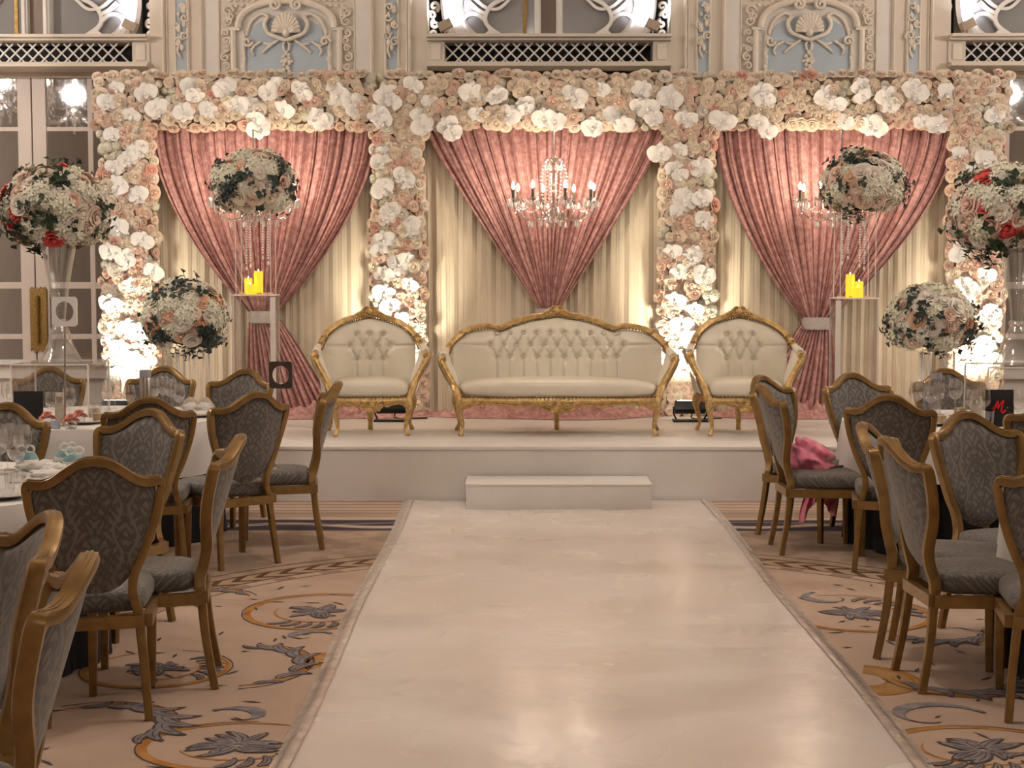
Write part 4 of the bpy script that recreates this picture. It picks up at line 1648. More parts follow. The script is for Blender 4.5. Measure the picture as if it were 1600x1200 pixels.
    mb.tube([(0, 0.215, 0.28), (0, 0.22, 0.18), (0, 0.225, 0.05), (0, 0.225, 0.0)], [0.03, 0.028, 0.02, 0.022], 6)
    mb.build('leg', G, t)
    # ---- arms
    for s in (-1, 1):
        end = Vector((s * xe, ya(xe), az_[-1]))
        am = MB()
        am.tube(bez([end + Vector((0, 0.01, 0.01)), (s * (xe + 0.012), -0.06, az_[-1] - 0.01), (s * (xe + 0.022), -0.16, az_[-1] - 0.03)], 5), [0.028] * 4 + [0.032] * 4 + [0.034, 0.034, 0.024], 8)
        am.build('arm_pad', L, t)
        ps = MB()
        pp = bez([(s * (xe + 0.024), -0.165, az_[-1] - 0.045), (s * (xe + 0.024), -0.195, az_[-1] - 0.085), (s * (xe - 0.01), -0.19, az_[-1] - 0.16), (s * (xe - 0.06), -0.20, az_[-1] - 0.25), (s * (xf + 0.045), -0.235, 0.36), (s * (xf + 0.02), -0.255, 0.29)], 5)
        ps.tube(pp, [0.030, 0.033, 0.034, 0.032, 0.03] + [0.027] * 6 + [0.026] * 6 + [0.03] * 5 + [0.034] * 4, 8)
        a, q = spiral(s * (xe + 0.024), az_[-1] - 0.06, -0.205, 0.025, 1.4, 1.0, 0.010, rev=s < 0)
        ps.tube(a, q, 6)
        ps.tube([p + Vector((0, -0.025, 0)) for p in pp[3:]], 0.008, 6)
        ps.build('arm_post', G, t)

        def inner(u, v, s=s, end=end, off=0.0):
            # u back -> front, v seat -> arm top
            k = int(round((1 - v) * (len(pp) - 4)))
            front = pp[min(len(pp) - 1, k)] + Vector((-s * 0.012, 0.012, 0))
            xb = s * (xe - 0.075 + 0.06 * v)
            zb = 0.36 + (end.z - 0.01 - 0.36) * v
            back = Vector((xb, ya(xe) + 0.06 - 0.02 * v, zb))
            p = back.lerp(front, u)
            bulge = 0.03 * math.sin(PI * u) * math.sin(PI * min(1, v * 0.9 + 0.08))
            return p + Vector((-s * (bulge - off), 0, 0))
        MB().grid(inner, 12, 12).build('inner_arm_panel', L, t, sharp=180)
        MB().grid(lambda u, v: inner(u, v, off=0.055 + 0.03 * math.sin(PI * u)), 12, 12).build('outer_arm_panel', L, t, sharp=180)
    return t


ARM_ARCH = [(0, 0.955), (0.112, 0.93), (0.235, 0.888), (0.33, 0.825), (0.385, 0.755), (0.415, 0.69)]
ARM_BTN = [(-0.107, 0.785), (0, 0.785), (0.107, 0.785), (-0.165, 0.695), (-0.056, 0.695), (0.056, 0.695), (0.165, 0.695), (-0.107, 0.59), (0, 0.59), (0.107, 0.59)]
SOFA_ARCH = [(0, 0.962), (0.10, 0.945), (0.204, 0.928), (0.34, 0.888), (0.445, 0.845), (0.50, 0.842), (0.567, 0.856), (0.715, 0.832), (0.81, 0.775), (0.872, 0.71), (0.893, 0.66)]
sb = []
for k in range(10):
    sb.append((-0.49 + 0.98 * k / 9, 0.795))
    sb.append((-0.49 + 0.98 * k / 9, 0.605))
for k in range(11):
    sb.append((-0.545 + 1.09 * k / 10, 0.70))
settee('tufted_sofa', 'long cream tufted sofa with carved gold frame in the middle of the stage', 'sofa', (ax(872, 12.25), 12.36, SZ), 0.0, SOFA_ARCH, 0.762, sb, 0.79, None, 7.0)
settee('tufted_armchair', 'cream tufted gold armchair left of the sofa', 'armchair', (ax(577, 12.3), 12.36, SZ), R(7), ARM_ARCH, 0.275, ARM_BTN, 0.30, 'cream armchairs beside the sofa')
settee('tufted_armchair', 'cream tufted gold armchair right of the sofa', 'armchair', (ax(1164, 12.3), 12.38, SZ), R(-1), ARM_ARCH, 0.275, ARM_BTN, 0.30, 'cream armchairs beside the sofa')

# ================================================================== CHANDELIERS
bead_me = MB().sphere((0, 0, 0), 0.0085, 6, 4).mesh('bead', M['bead'])


def crystal_drop(mb, c, r, h):
    x, y, z = c
    mb.lathe([(0.0005, 0), (r * 0.4, -h * 0.2), (r, -h * 0.7), (r * 0.5, -h * 0.92), (0.0005, -h)], 6, c)


def chain(mb, pts, r=0.007):
    for p in pts:
        mb.sphere(p, r, 5, 3)


def chandelier(label, loc, sc=1.0, arms=8, hang=0.6, lit=14.0, ang0=0.2, group=None, room=False):
    """origin at the level of the bulb cups"""
    t = thing('crystal_chandelier', label, 'chandelier', loc, 0, group)
    C = M['crystal']
    st = MB()
    st.lathe([(0.001, -0.25), (0.012, -0.24), (0.02, -0.21), (0.008, -0.19), (0.012, -0.17), (0.06, -0.14), (0.075, -0.11), (0.06, -0.085), (0.03, -0.06),
              (0.02, 0.0), (0.03, 0.05), (0.018, 0.1), (0.026, 0.18), (0.014, 0.25), (0.03, 0.32), (0.012, 0.36), (0.001, 0.37)], 14)
    st.build('stem', C, t)
    MB().tube([(0, 0, 0.36), (0, 0, hang)] + ([] if room else [(0, 0.42, hang + 0.01)]), 0.006, 6).build('hanging_rod', M['chrome'], t)
    cp = MB().lathe([(0.001, 0.33), (0.075, 0.325), (0.085, 0.30), (0.078, 0.29), (0.05, 0.285)], 18)
    cp.build('crown', C, t)
    for k in range(arms):
        a = ang0 + 2 * PI * k / arms
        ca, sa = math.cos(a), math.sin(a)

        def q(r, z): return Vector((r * ca, r * sa, z))
        am = MB()
        am.tube(bez([q(0.05, -0.09), q(0.12, -0.15), q(0.22, -0.16), q(0.31, -0.11), q(0.335, -0.02)], 6), 0.010, 7)
        ao = am.build('arm', C, t)
        d = MB().lathe([(0.012, -0.025), (0.045, -0.012), (0.058, 0.004), (0.056, 0.008), (0.04, -0.006), (0.012, -0.012)], 14, q(0.335, 0))
        d.build('drip_dish', C, ao)
        MB().lathe([(0.011, -0.02), (0.011, 0.075), (0.001, 0.076)], 8, q(0.335, 0)).build('candle_sleeve', M['sleeve'], ao)
        MB().lathe([(0.001, 0), (0.010, 0.008), (0.015, 0.022), (0.012, 0.042), (0.004, 0.06), (0.0005, 0.066)], 9, q(0.335, 0.076)).build('bulb', M['bulb'], ao)
        pd = MB()
        for j in range(6):
            b = 2 * PI * j / 6 + 0.3
            c = q(0.335, -0.01) + Vector((0.05 * math.cos(b), 0.05 * math.sin(b), 0))
            crystal_drop(pd, c, 0.010, 0.055)
        nxt = a + 2 * PI / arms
        for j in range(1, 11):                # swag of beads to the next arm
            f = j / 11
            p = q(0.335, 0).lerp(Vector((0.335 * math.cos(nxt), 0.335 * math.sin(nxt), 0)), f)
            pd.sphere(p + Vector((0, 0, -0.07 * math.sin(PI * f) - 0.02)), 0.008, 5, 3)
        for j in range(1, 12):                # strings up to the crown
            f = j / 12
            p = q(0.08, 0.30).lerp(q(0.075, -0.05), f) + q(0.035 * math.sin(PI * f), 0)
            pd.sphere(p, 0.0075, 5, 3)
        crystal_drop(pd, q(0.065, 0.29), 0.011, 0.06)
        crystal_drop(pd, q(0.06, -0.13), 0.011, 0.06)
        crystal_drop(pd, q(0.20, -0.165), 0.011, 0.06)
        pd.build('crystal_string', M['bead'] if not room else M['crystal'], ao)['kind'] = 'stuff'
    t.scale = (sc,) * 3
    if lit:
        for s in (-1, 1):
            lamp('chandelier_light', 'POINT', Vector(loc) + Vector((s * 0.26, 0.05, 0.19 * sc)), lit / 2, (1.0, 0.80, 0.60), 0.04)
    return t


CHZ = az(312, 13.4)
for px, lab, a0 in ((865, 'crystal chandelier with lit candle bulbs hanging before the middle drape', 0.25),
                    (398, 'crystal chandelier mostly hidden behind the left tall flower ball', 0.6),
                    (1312, 'crystal chandelier partly hidden behind the right tall flower ball', 0.1)):
    chandelier(lab, (ax(px, 13.4), 13.4, CHZ), 1.08, 8, (BOTZ - 0.075 - CHZ) / 1.08, CH_LIT, a0, 'chandeliers hanging from the flower beam')

rl = ['large crystal ceiling chandelier reflected in the left door, nearer the middle of the room', 'large crystal ceiling chandelier reflected at the edge of the left door',
      'unseen large crystal ceiling chandelier added for light over the right tables, nearer the camera', 'unseen large crystal ceiling chandelier added for light over the right end of the stage',
      'unseen large crystal ceiling chandelier added to light the aisle', 'unseen large crystal ceiling chandelier added for light behind the camera']
for i, c in enumerate(ROOM_CH):
    chandelier(rl[i], c, 2.0, 10, (CEIL - c[2]) / 2.0, 0, 0.3 * i, 'ceiling chandeliers of the room', room=True)
# ================================================================== FLOWER BALLS
def flower_ball(label, loc, rx, rz, seed, mix, nb=110, nl=64, drop=0.72, leafm='leaf', group=None, shift=(0, 0)):
    """loc: underside centre of the ball; mix: list of (kind, weight)"""
    t = thing('flower_arrangement', label, 'flowers', loc, 0, group)
    rnd = random.Random(seed)
    cz = rz * 0.85
    MB().sphere((0, 0, cz), 1.0, 14, 10, (rx * 0.84, rx * 0.84, rz * 0.80)).build('moss_core', M['foam'], t)
    kinds = [k for k, w_ in mix for _ in range(w_)]
    pts = []
    for k in range(nb):
        z = 1 - (1 + drop) * (k + 0.5) / nb
        ph = k * 2.39996 + seed
        r = math.sqrt(max(0, 1 - z * z))
        n = Vector((r * math.cos(ph), r * math.sin(ph), z))
        n = (n + Vector((rnd.uniform(-.08, .08), rnd.uniform(-.08, .08), rnd.uniform(-.08, .08)))).normalized()
        pts.append(n)
    # keep some patches for greenery, as in the photograph
    gp = [Vector((rnd.uniform(-1, 1), rnd.uniform(-1, 0.3), rnd.uniform(-.6, .9))).normalized() for _ in range(7)]
    for k, n in enumerate(pts):
        if n.y > 0.75:
            continue
        green = min((n - g).length for g in gp)
        if green < 0.2:
            continue
        p = Vector((n.x * rx * 0.92, n.y * rx * 0.92, cz + n.z * rz * 0.92))
        nn = Vector((n.x / rx, n.y / rx, n.z / rz)).normalized()
        kd = kinds[rnd.randrange(len(kinds))]
        sp = rnd.uniform(0, 6)
        if kd == 'hyd':
            ob('hydrangea', HYDS[k % 2], t, p - nn * 0.045, face(nn, sp), rnd.uniform(1.25, 1.7))
        else:
            ob('rose', ROSES[k % 4], t, p - nn * rnd.uniform(0.0, 0.03), face(nn, sp), rnd.uniform(0.95, 1.5), M[kd])
    for k in range(nl):
        if k < nl * 0.55:
            g = gp[k % 7]
            n = (g + Vector((rnd.uniform(-.28, .28), rnd.uniform(-.28, .28), rnd.uniform(-.28, .28)))).normalized()
        else:                                 # fringe round the lower rim
            a = rnd.uniform(0, 2 * PI)
            n = Vector((math.cos(a), math.sin(a), rnd.uniform(-0.75, 0.1))).normalized()
        p = Vector((n.x * rx * 0.82, n.y * rx * 0.82, cz + n.z * rz * 0.82))
        d = (n + Vector((rnd.uniform(-.5, .5), rnd.uniform(-.5, .5), rnd.uniform(-.6, .3)))).normalized()
        ob('leaf_spray', SPRAY[k % 4], t, p, face(d, rnd.uniform(0, 6)), rnd.uniform(0.8, 1.25), M[leafm])
    return t


PASTEL = [('r_white', 5), ('r_blush', 3), ('r_peach', 2), ('hyd', 5), ('r_cream', 2)]
BOLD = [('r_white', 4), ('r_blush', 4), ('r_red', 2), ('hyd', 5), ('r_pink', 2), ('r_cream', 2)]


def bead_strings(t, lst, z1):
    """strings of crystal beads hanging from height z1: (x, y, length)"""
    for (x, y, ln) in lst:
        mb = MB()
        n = int(ln / 0.022)
        for k in range(n):
            mb.sphere((x, y, z1 - 0.022 * k), 0.0095, 6, 4)
        mb.lathe([(0.0005, 0.0), (0.012, -0.02), (0.006, -0.035), (0.0005, -0.04)], 6, (x, y, z1 - 0.022 * n))
        o = mb.build('bead_string', M['bead'], t)


def post(t, x, y, z0, z1, w_=0.012, name='clear_post', m='acrylic_edge'):
    MB().box(x - w_ / 2, x + w_ / 2, y - w_ / 2, y + w_ / 2, z0, z1).build(name, M[m], t, smooth=False)


# ---- tall stands either side of the sofa
def tall_stand(label, px, ball_px, shelf_py, bright, Yd, side):
    x = ax(px, Yd)
    zs = az(shelf_py, Yd) - SZ
    ztop = az(326, Yd) - SZ
    t = thing('acrylic_stand', label, 'stand', (x, Yd, SZ), 0, 'tall clear acrylic stands')
    hw = 0.165
    for s in (-1, 1):
        MB().box(s * hw - 0.005, s * hw + 0.005, -hw, hw, 0.0, zs).build('side_panel', M['acrylic'], t, smooth=False)
        MB().box(-hw, hw, s * hw - 0.005, s * hw + 0.005, 0.0, zs).build('face_panel', M['acrylic'], t, smooth=False)
        for q in (-1, 1):
            wd = 0.045 if (s == bright and q == -1) else 0.010
            post(t, s * (hw - wd / 2 + 0.004), q * hw, 0, zs, 0.010, 'edge_strip') if wd < 0.02 else \
                MB().box(s * hw - wd / 2, s * hw + wd / 2, -hw - 0.008, -hw - 0.002, 0, zs - 0.01).build('edge_strip', M['acrylic_edge'], t, smooth=False)
            post(t, s * (hw - 0.02), q * (hw - 0.03), zs, ztop, 0.007)
    MB().box(-hw - 0.01, hw + 0.01, -hw - 0.01, hw + 0.01, zs, zs + 0.012).build('candle_shelf', M['acrylic_edge'], t, bevel=0.002)
    MB().lathe([(0.001, ztop), (0.13, ztop), (0.14, ztop + 0.012), (0.001, ztop + 0.014)], 20).build('flower_plate', M['acrylic'], t)
    bead_strings(t, [(-0.07 * side, -0.05, 0.42), (0.07 * side, -0.06, 0.34), (0.10 * side, 0.03, 0.38), (-0.055 * side, 0.06, 0.40)], ztop - 0.06)
    cr = MB()
    for k in range(9):
        a = 2 * PI * k / 9
        crystal_drop(cr, (0.08 * math.cos(a), 0.08 * math.sin(a), ztop - 0.02), 0.012, 0.075)
    cr.lathe([(0.02, 0), (0.09, -0.01), (0.10, 0.0), (0.02, 0.02)], 16, (0, 0, ztop - 0.02))
    cr.build('crystal_collar', M['crystal'], t)
    return t, x, zs + SZ + 0.012


for (px, bpx, spy, br, side, nm, sd) in ((400, 397, 462, 1, 1, 'left', 3), (1335, 1347, 467, -1, -1, 'right', 8)):
    Yd = 12.95
    t, x, zs = tall_stand('tall clear acrylic stand holding candles, %s of the sofa' % nm, px, bpx, spy, br, Yd, side)
    bz = az(333, Yd)
    flower_ball('ivory and peach flower ball on the tall clear stand %s of the sofa' % nm, (ax(bpx, Yd), Yd, bz), 0.325, 0.28, sd, PASTEL, leafm='leaf_eu', group='pastel flower balls on the stage')
    # candles
    dims = [(0.004 * side + (0.02 if side > 0 else -0.035), -0.02, 0.038, 0.195), (-0.06 if side > 0 else 0.035, -0.03, 0.034, 0.135), (-0.035 if side > 0 else 0.01, -0.085, 0.036, 0.085)]
    nmz = ['tallest', 'middle', 'shortest']
    for k, (cx, cy, r, h) in enumerate(dims):
        ct = thing('pillar_candle', '%s yellow lit pillar candle on the %s clear stand' % (nmz[k], nm), 'candle', (x + cx, Yd + cy, zs), 0, 'yellow candles on the clear stands')
        MB().lathe([(0.001, 0), (r, 0), (r, h - 0.006), (r - 0.004, h), (r - 0.010, h - 0.006), (r * 0.4, h - 0.012), (0.001, h - 0.012)], 18).build('wax', M['yellowwax'], ct)
        MB().lathe([(0.0005, h - 0.012), (0.003, h), (0.004, h + 0.006), (0.0005, h + 0.016)], 6).build('led_flame', M['bulb'], ct)
    pm = MB()
    rn = random.Random(sd)
    for k in range(26):
        a, rr = rn.uniform(0, 6.28), rn.uniform(0.04, 0.15)
        px_, py_ = rr * math.cos(a), rr * math.sin(a) * 0.8
        pm.sphere((px_, py_, 0.008), 0.016, 6, 4, (1, rn.uniform(.6, 1), 0.4))
    po = pm.build('scattered_petals', M['r_peach'], None, loc=(x, Yd, zs))
    tag(po, 'blush petals scattered round the candles on the %s stand' % nm, 'petals')
    po['kind'] = 'stuff'

# ---- lower stands at the ends of the stage
for (px, py, nm, sd, beads) in ((289, 552, 'left', 21, [(-0.155, -0.03, 0.36), (-0.085, 0.02, 0.42), (0.035, -0.04, 0.40), (0.055, 0.05, 0.42)]),
                                (1456, 556, 'right', 27, [(-0.085, -0.03, 0.36), (-0.045, 0.02, 0.42), (0.085, -0.04, 0.36), (0.13, 0.05, 0.42)])):
    Yd = 12.2
    x = ax(px, Yd)
    zt = az(py - 8, Yd) - SZ
    t = thing('acrylic_stand', 'short clear acrylic stand with bead strings at the %s end of the stage' % nm, 'stand', (x, Yd, SZ), 0, 'short clear acrylic stands')
    for s in (-1, 1):
        for q in (-1, 1):
            post(t, s * 0.10 + 0.06, q * 0.10, 0.012, zt, 0.012)
    MB().lathe([(0.001, 0), (0.2, 0), (0.2, 0.012), (0.001, 0.013)], 24).build('base_plate', M['acrylic_edge'], t)
    MB().lathe([(0.001, zt), (0.19, zt), (0.19, zt + 0.01), (0.001, zt + 0.011)], 24).build('flower_plate', M['acrylic'], t)
    bead_strings(t, beads, zt - 0.02)
    flower_ball('ivory and peach flower ball on the short stand at the %s stage end' % nm, (x, Yd, zt + SZ + 0.01), 0.325, 0.28, sd, PASTEL, leafm='leaf_eu', nl=75, group='pastel flower balls on the stage')

# ================================================================== BANQUET CHAIRS
def chair_meshes():
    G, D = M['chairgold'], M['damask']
    sag = 0.072

    def y0(z): return -0.205 - 0.165 * max(0, (z - 0.44)) / 0.53

    def by(x, z):
        q = min(1, max(0, (z - 0.46) / 0.26))
        return y0(z) + sag * (x / 0.24) ** 2 * q * q * (3 - 2 * q)
    out = []
    # crest height over x
    cx = [0, 0.03, 0.06, 0.10, 0.14, 0.175, 0.205, 0.232, 0.245]
    czz = [0.985, 0.982, 0.972, 0.946, 0.916, 0.900, 0.897, 0.898, 0.885]
    # posts + crest as one closed sweep
    post = [(0.155, 0.395), (0.142, 0.44), (0.133, 0.495), (0.143, 0.555), (0.168, 0.61), (0.192, 0.67), (0.212, 0.73), (0.228, 0.79), (0.237, 0.845), (0.241, 0.88)]
    rp = [Vector((x, by(x, z), z)) for x, z in post]
    crest = [Vector((x, by(x, z), z)) for x, z in zip(cx[::-1], czz[::-1])]
    half = bez(rp + crest[1:], 4)
    full = half + [Vector((-p.x, p.y, p.z)) for p in half[::-1][1:]]
    fr = MB()
    fr.tube(full, 0.0195, 8, flat=(1.28, 0.92), up=(0, 1, 0))
    # raised ribs on the crest
    for d in (-0.008, 0.004):
        rb = [Vector((p.x, p.y, p.z + 0.0175)) + Vector((0, d, 0)) for p in full if p.z > 0.885]
        fr.tube(rb, 0.0035, 5)
    out.append(('back_frame', fr.mesh('back_frame', G), None))
    # pad
    zb = lambda x: interp([0, 0.03, 0.06, 0.09, 0.12, 0.15, 0.18, 0.205, 0.222], [0.475, 0.478, 0.488, 0.505, 0.535, 0.575, 0.64, 0.72, 0.86], abs(x))
    zt = lambda x: interp(cx, czz, abs(x)) - 0.014
    pd = MB()

    def fs(sgn):
        def fn(u, v):
            s = 2 * u - 1
            x = 0.222 * math.copysign(abs(s) ** 0.9, s)
            a, b = zb(x), zt(x)
            z = a + (b - a) * v
            ed = (1 - abs(2 * v - 1) ** 6) * (1 - abs(s) ** 8)
            t = 0.030 * ed ** 0.5 if sgn > 0 else -0.016 * ed ** 0.5
            return (x, by(x, z) + t, z)
        return fn
    pd.grid(fs(1), 22, 16, flip=True)
    pd.grid(fs(-1), 22, 16)
    out.append(('backrest', pd.mesh('backrest', D, sharp=180), None))
    # seat cushion
    st = MB()

    def sf(u, v):
        th = 2 * PI * u
        ph = PI * (v - 0.5)

        def pw(q, e): return math.copysign(abs(q) ** e, q)
        cp = abs(math.cos(ph)) ** 0.3
        yy = 0.213 * cp * pw(math.sin(th), 0.3)
        wd = 0.212 + 0.032 * (yy / 0.213)
        x = wd * cp * pw(math.cos(th), 0.35)
        z = 0.432 + 0.045 * pw(math.sin(ph), 0.5) + (0.012 * (1 - (x / 0.25) ** 2) * (1 - (yy / 0.24) ** 2) if ph > 0 else 0)
        return (x, yy + 0.026, z)
    st.grid(sf, 40, 12, cu=True)
    out.append(('seat', st.mesh('seat', D, sharp=180), None))
    # rails
    rl = MB()
    rl.box(-0.175, 0.175, -0.238, -0.205, 0.345, 0.392)
    rl.box(-0.225, 0.225, 0.210, 0.238, 0.345, 0.392)
    for s in (-1, 1):
        rl.tube([(s * 0.188, -0.215, 0.3685), (s * 0.235, 0.222, 0.3685)], 0.0235, 4, flat=(1.0, 0.75), up=(0, 0, 1))
    out.append(('seat_frame', rl.mesh('seat_frame', G, False), None))
    # legs
    for s in (-1, 1):
        a = MB().tube(bez([(0.152, by(0.152, 0.40), 0.41), (0.160, -0.214, 0.34), (0.172, -0.228, 0.2), (0.185, -0.262, 0.0)], 4), [0.0205 - 0.0003 * k for k in range(13)], 8, flat=(1, 0.95), up=(0, 1, 0))
        a.v = [Vector((s * v.x, v.y, v.z)) for v in a.v]
        if s < 0:
            a.f = [f[::-1] for f in a.f]
        out.append(('leg', a.mesh('leg', G), None))
        b = MB().tube([(0.218, 0.212, 0.388), (0.216, 0.214, 0.2), (0.213, 0.217, 0.0)], [0.0215, 0.019, 0.0165], 8, flat=(1, 1), up=(0, 1, 0))
        b.v = [Vector((s * v.x, v.y, v.z)) for v in b.v]
        if s < 0:
            b.f = [f[::-1] for f in b.f]
        out.append(('leg', b.mesh('leg', G), None))
    return out


CHM = chair_meshes()
T1, T2, T3, T4 = (-2.8, 9.95), (-2.68, 6.68), (2.9, 9.65), (2.93, 6.42)


def place_chair(bx, by_, facing, label):
    """bx, by: floor point under the middle of the back; facing: unit-ish direction"""
    d = Vector((facing[0], facing[1])).normalized()
    c = Vector((bx, by_)) + d * 0.235
    t = thing('banquet_chair', label, 'chair', (c.x, c.y, 0), math.atan2(-d.x, d.y), 'grey damask banquet chairs')
    for nm, me, _ in CHM:
        ob(nm, me, t)
    t.scale = (1, 1, 1.02)
    return t


def toward(b, T, dev=0.0):
    v = Vector((T[0] - b[0], T[1] - b[1])).normalized()
    a = R(dev)
    return (v.x * math.cos(a) - v.y * math.sin(a), v.x * math.sin(a) + v.y * math.cos(a))


CH = [
    # far left table
    ((-2.05, 8.42), (-0.25, 1.0), 'grey chair with its back to the camera, left of two at the far left table'),
    ((-1.58, 8.78), (-0.62, 0.76), 'grey chair with its back to the camera, beside the dark oval-hole plate'),
    ((-1.27, 9.50), (-1.0, -0.14), 'side-on grey chair nearest the stage front, at the far left table'),
    ((-1.97, 10.62), (-0.35, -1.0), 'grey chair facing the camera beyond the far left table, nearest the armchair'),
    ((-2.59, 10.95), (-0.10, -1.0), 'grey chair beyond the glasses of the far left table, below the low flowers'),
    ((-3.38, 10.95), (0.3, -1.0), 'grey chair behind the black card of the far left table'),
    ((-3.02, 8.42), (0.1, 1.0), 'grey chair cut by the left picture edge, backing on to the near left table'),
    # near left table
    ((-1.59, 5.67), (-0.27, 0.96), 'large grey chair with its back to the camera, nearest full chair on the left'),
    ((-1.30, 6.32), (-1.0, -0.16), 'side-on grey chair beside the aisle at the near left table'),
    ((-1.88, 7.42), (-0.42, -1.0), 'grey chair facing the camera behind the large left foreground chair'),
    ((-2.66, 7.76), (-0.05, -1.0), 'grey chair facing the camera beyond the glasses of the near left table'),
    # lower left corner
    ((-1.43, 4.18), (-1.0, -0.58), 'grey chair cut by the left picture edge, second from the lower left corner'),
    ((-1.163, 3.58), (-1.0, -0.22), 'grey chair in the lower left corner, nearest to the camera'),
    # far right table
    ((1.68, 10.02), (0.75, -0.65), 'grey chair turned to the right beside the stage front, behind the pink scarf'),
    ((1.59, 9.33), (1.0, 0.02), 'side-on grey chair with its seat beside the pink scarf'),
    ((2.27, 10.25), (0.30, -1.0), 'grey chair facing the camera below the right clear stand'),
    ((2.08, 8.62), (0.32, 1.0), 'grey chair with its back to the camera at the far right table'),
    ((2.86, 8.28), (0.05, 1.0), 'grey chair cut by the right picture edge below the red letter card'),
    ((3.0, 10.72), (0.0, -1.0), 'grey chair beyond the glasses of the far right table'),
    # near right table
    ((2.19, 7.28), (0.35, -1.0), 'grey chair facing the camera on the far side of the near right table'),
    ((1.66, 6.81), (0.92, -0.40), 'grey chair half hidden behind the side-on chair at the near right table'),
    ((1.63, 6.27), (1.0, 0.05), 'side-on grey chair beside the aisle at the near right table'),
    ((2.02, 5.66), (0.30, 1.0), 'grey chair cut by the right picture edge, nearest to the camera on the right'),
]
CHAIRS = [place_chair(b[0], b[1], f, l) for b, f, l in CH]
# ================================================================== ROUND TABLES
from mathutils import noise as mnoise
TZ = 0.76
TR = 0.86


def round_table(c, lab, clab, seed):
    t = thing('round_table', lab, 'table', (c[0], c[1], 0), 0, 'round dining tables')
    MB().lathe([(0.001, TZ - 0.035), (TR - 0.02, TZ - 0.035), (TR - 0.01, TZ - 0.02), (TR - 0.02, TZ - 0.008), (0.001, TZ - 0.008)], 48).build('tabletop', M['blackcloth'], t)

    def sk(u, v):
        th = 2 * PI * u
        f = 0.016 * math.sin(th * 26) + 0.010 * math.sin(th * 11 + seed)
        r = TR - 0.045 + f * (1 - v) + 0.03 * (1 - v)
        return (r * math.cos(th), r * math.sin(th), 0.004 + (TZ - 0.04) * v)
    MB().grid(sk, 156, 4, cu=True).build('black_skirt', M['blackcloth'], t, sharp=180)
    for k in range(3):
        a = 2 * PI * k / 3
        MB().tube([(0.45 * math.cos(a), 0.45 * math.sin(a), 0), (0.45 * math.cos(a), 0.45 * math.sin(a), TZ - 0.03)], 0.018, 8).build('leg', M['darkmetal'], t)
    cl = MB()
    n = 160

    def fn(u, v):
        th = 2 * PI * u
        if v < 0.4:
            r = TR * v / 0.4
            return (r * math.cos(th), r * math.sin(th), TZ + 0.0015 * math.sin(5 * th + seed) * v)
        q = (v - 0.4) / 0.6
        f = (math.sin(th * 13 + seed) * 0.6 + math.sin(th * 7 + 2 * seed) * 0.4)
        r = TR + 0.012 * math.sin(min(1, q * 4) * PI / 2) + 0.034 * f * q ** 0.8 + 0.02 * q
        z = TZ - 0.30 * q - 0.012 * (1 - math.exp(-q * 8)) + 0.02 * math.sin(th * 4 + seed) * q
        return (r * math.cos(th), r * math.sin(th), z)
    cl.grid(fn, n, 20, cu=True)
    o = cl.build('tablecloth', M['cloth'], None, loc=(c[0], c[1], 0), sharp=60)
    tag(o, clab, 'tablecloth', 'white tablecloths')
    return t


round_table(T1, 'round table with black skirt on the far left, below the tall glass vase', 'white cloth on the far left round table', 1.0)
round_table(T2, 'round table with black skirt on the near left, behind the large foreground chair', 'white cloth on the near left round table', 2.3)
round_table(T3, 'round table with black skirt on the far right, under the red letter card', 'white cloth on the far right round table', 4.1)
round_table(T4, 'round table with black skirt on the near right, cut by the picture edge', 'white cloth on the near right round table', 5.2)


def onT(px, py, z=TZ):
    """point of a table top seen at that pixel"""
    d = CR @ Vector(((px - 800) / F, (600 - py) / F, -1))
    t = (z - H) / d.z
    return Vector((d.x * t, d.y * t, z))


def clampT(p, T, r=TR - 0.06):
    v = Vector((p.x - T[0], p.y - T[1]))
    if v.length > r:
        v = v.normalized() * r
    return Vector((T[0] + v.x, T[1] + v.y, TZ + 0.002))


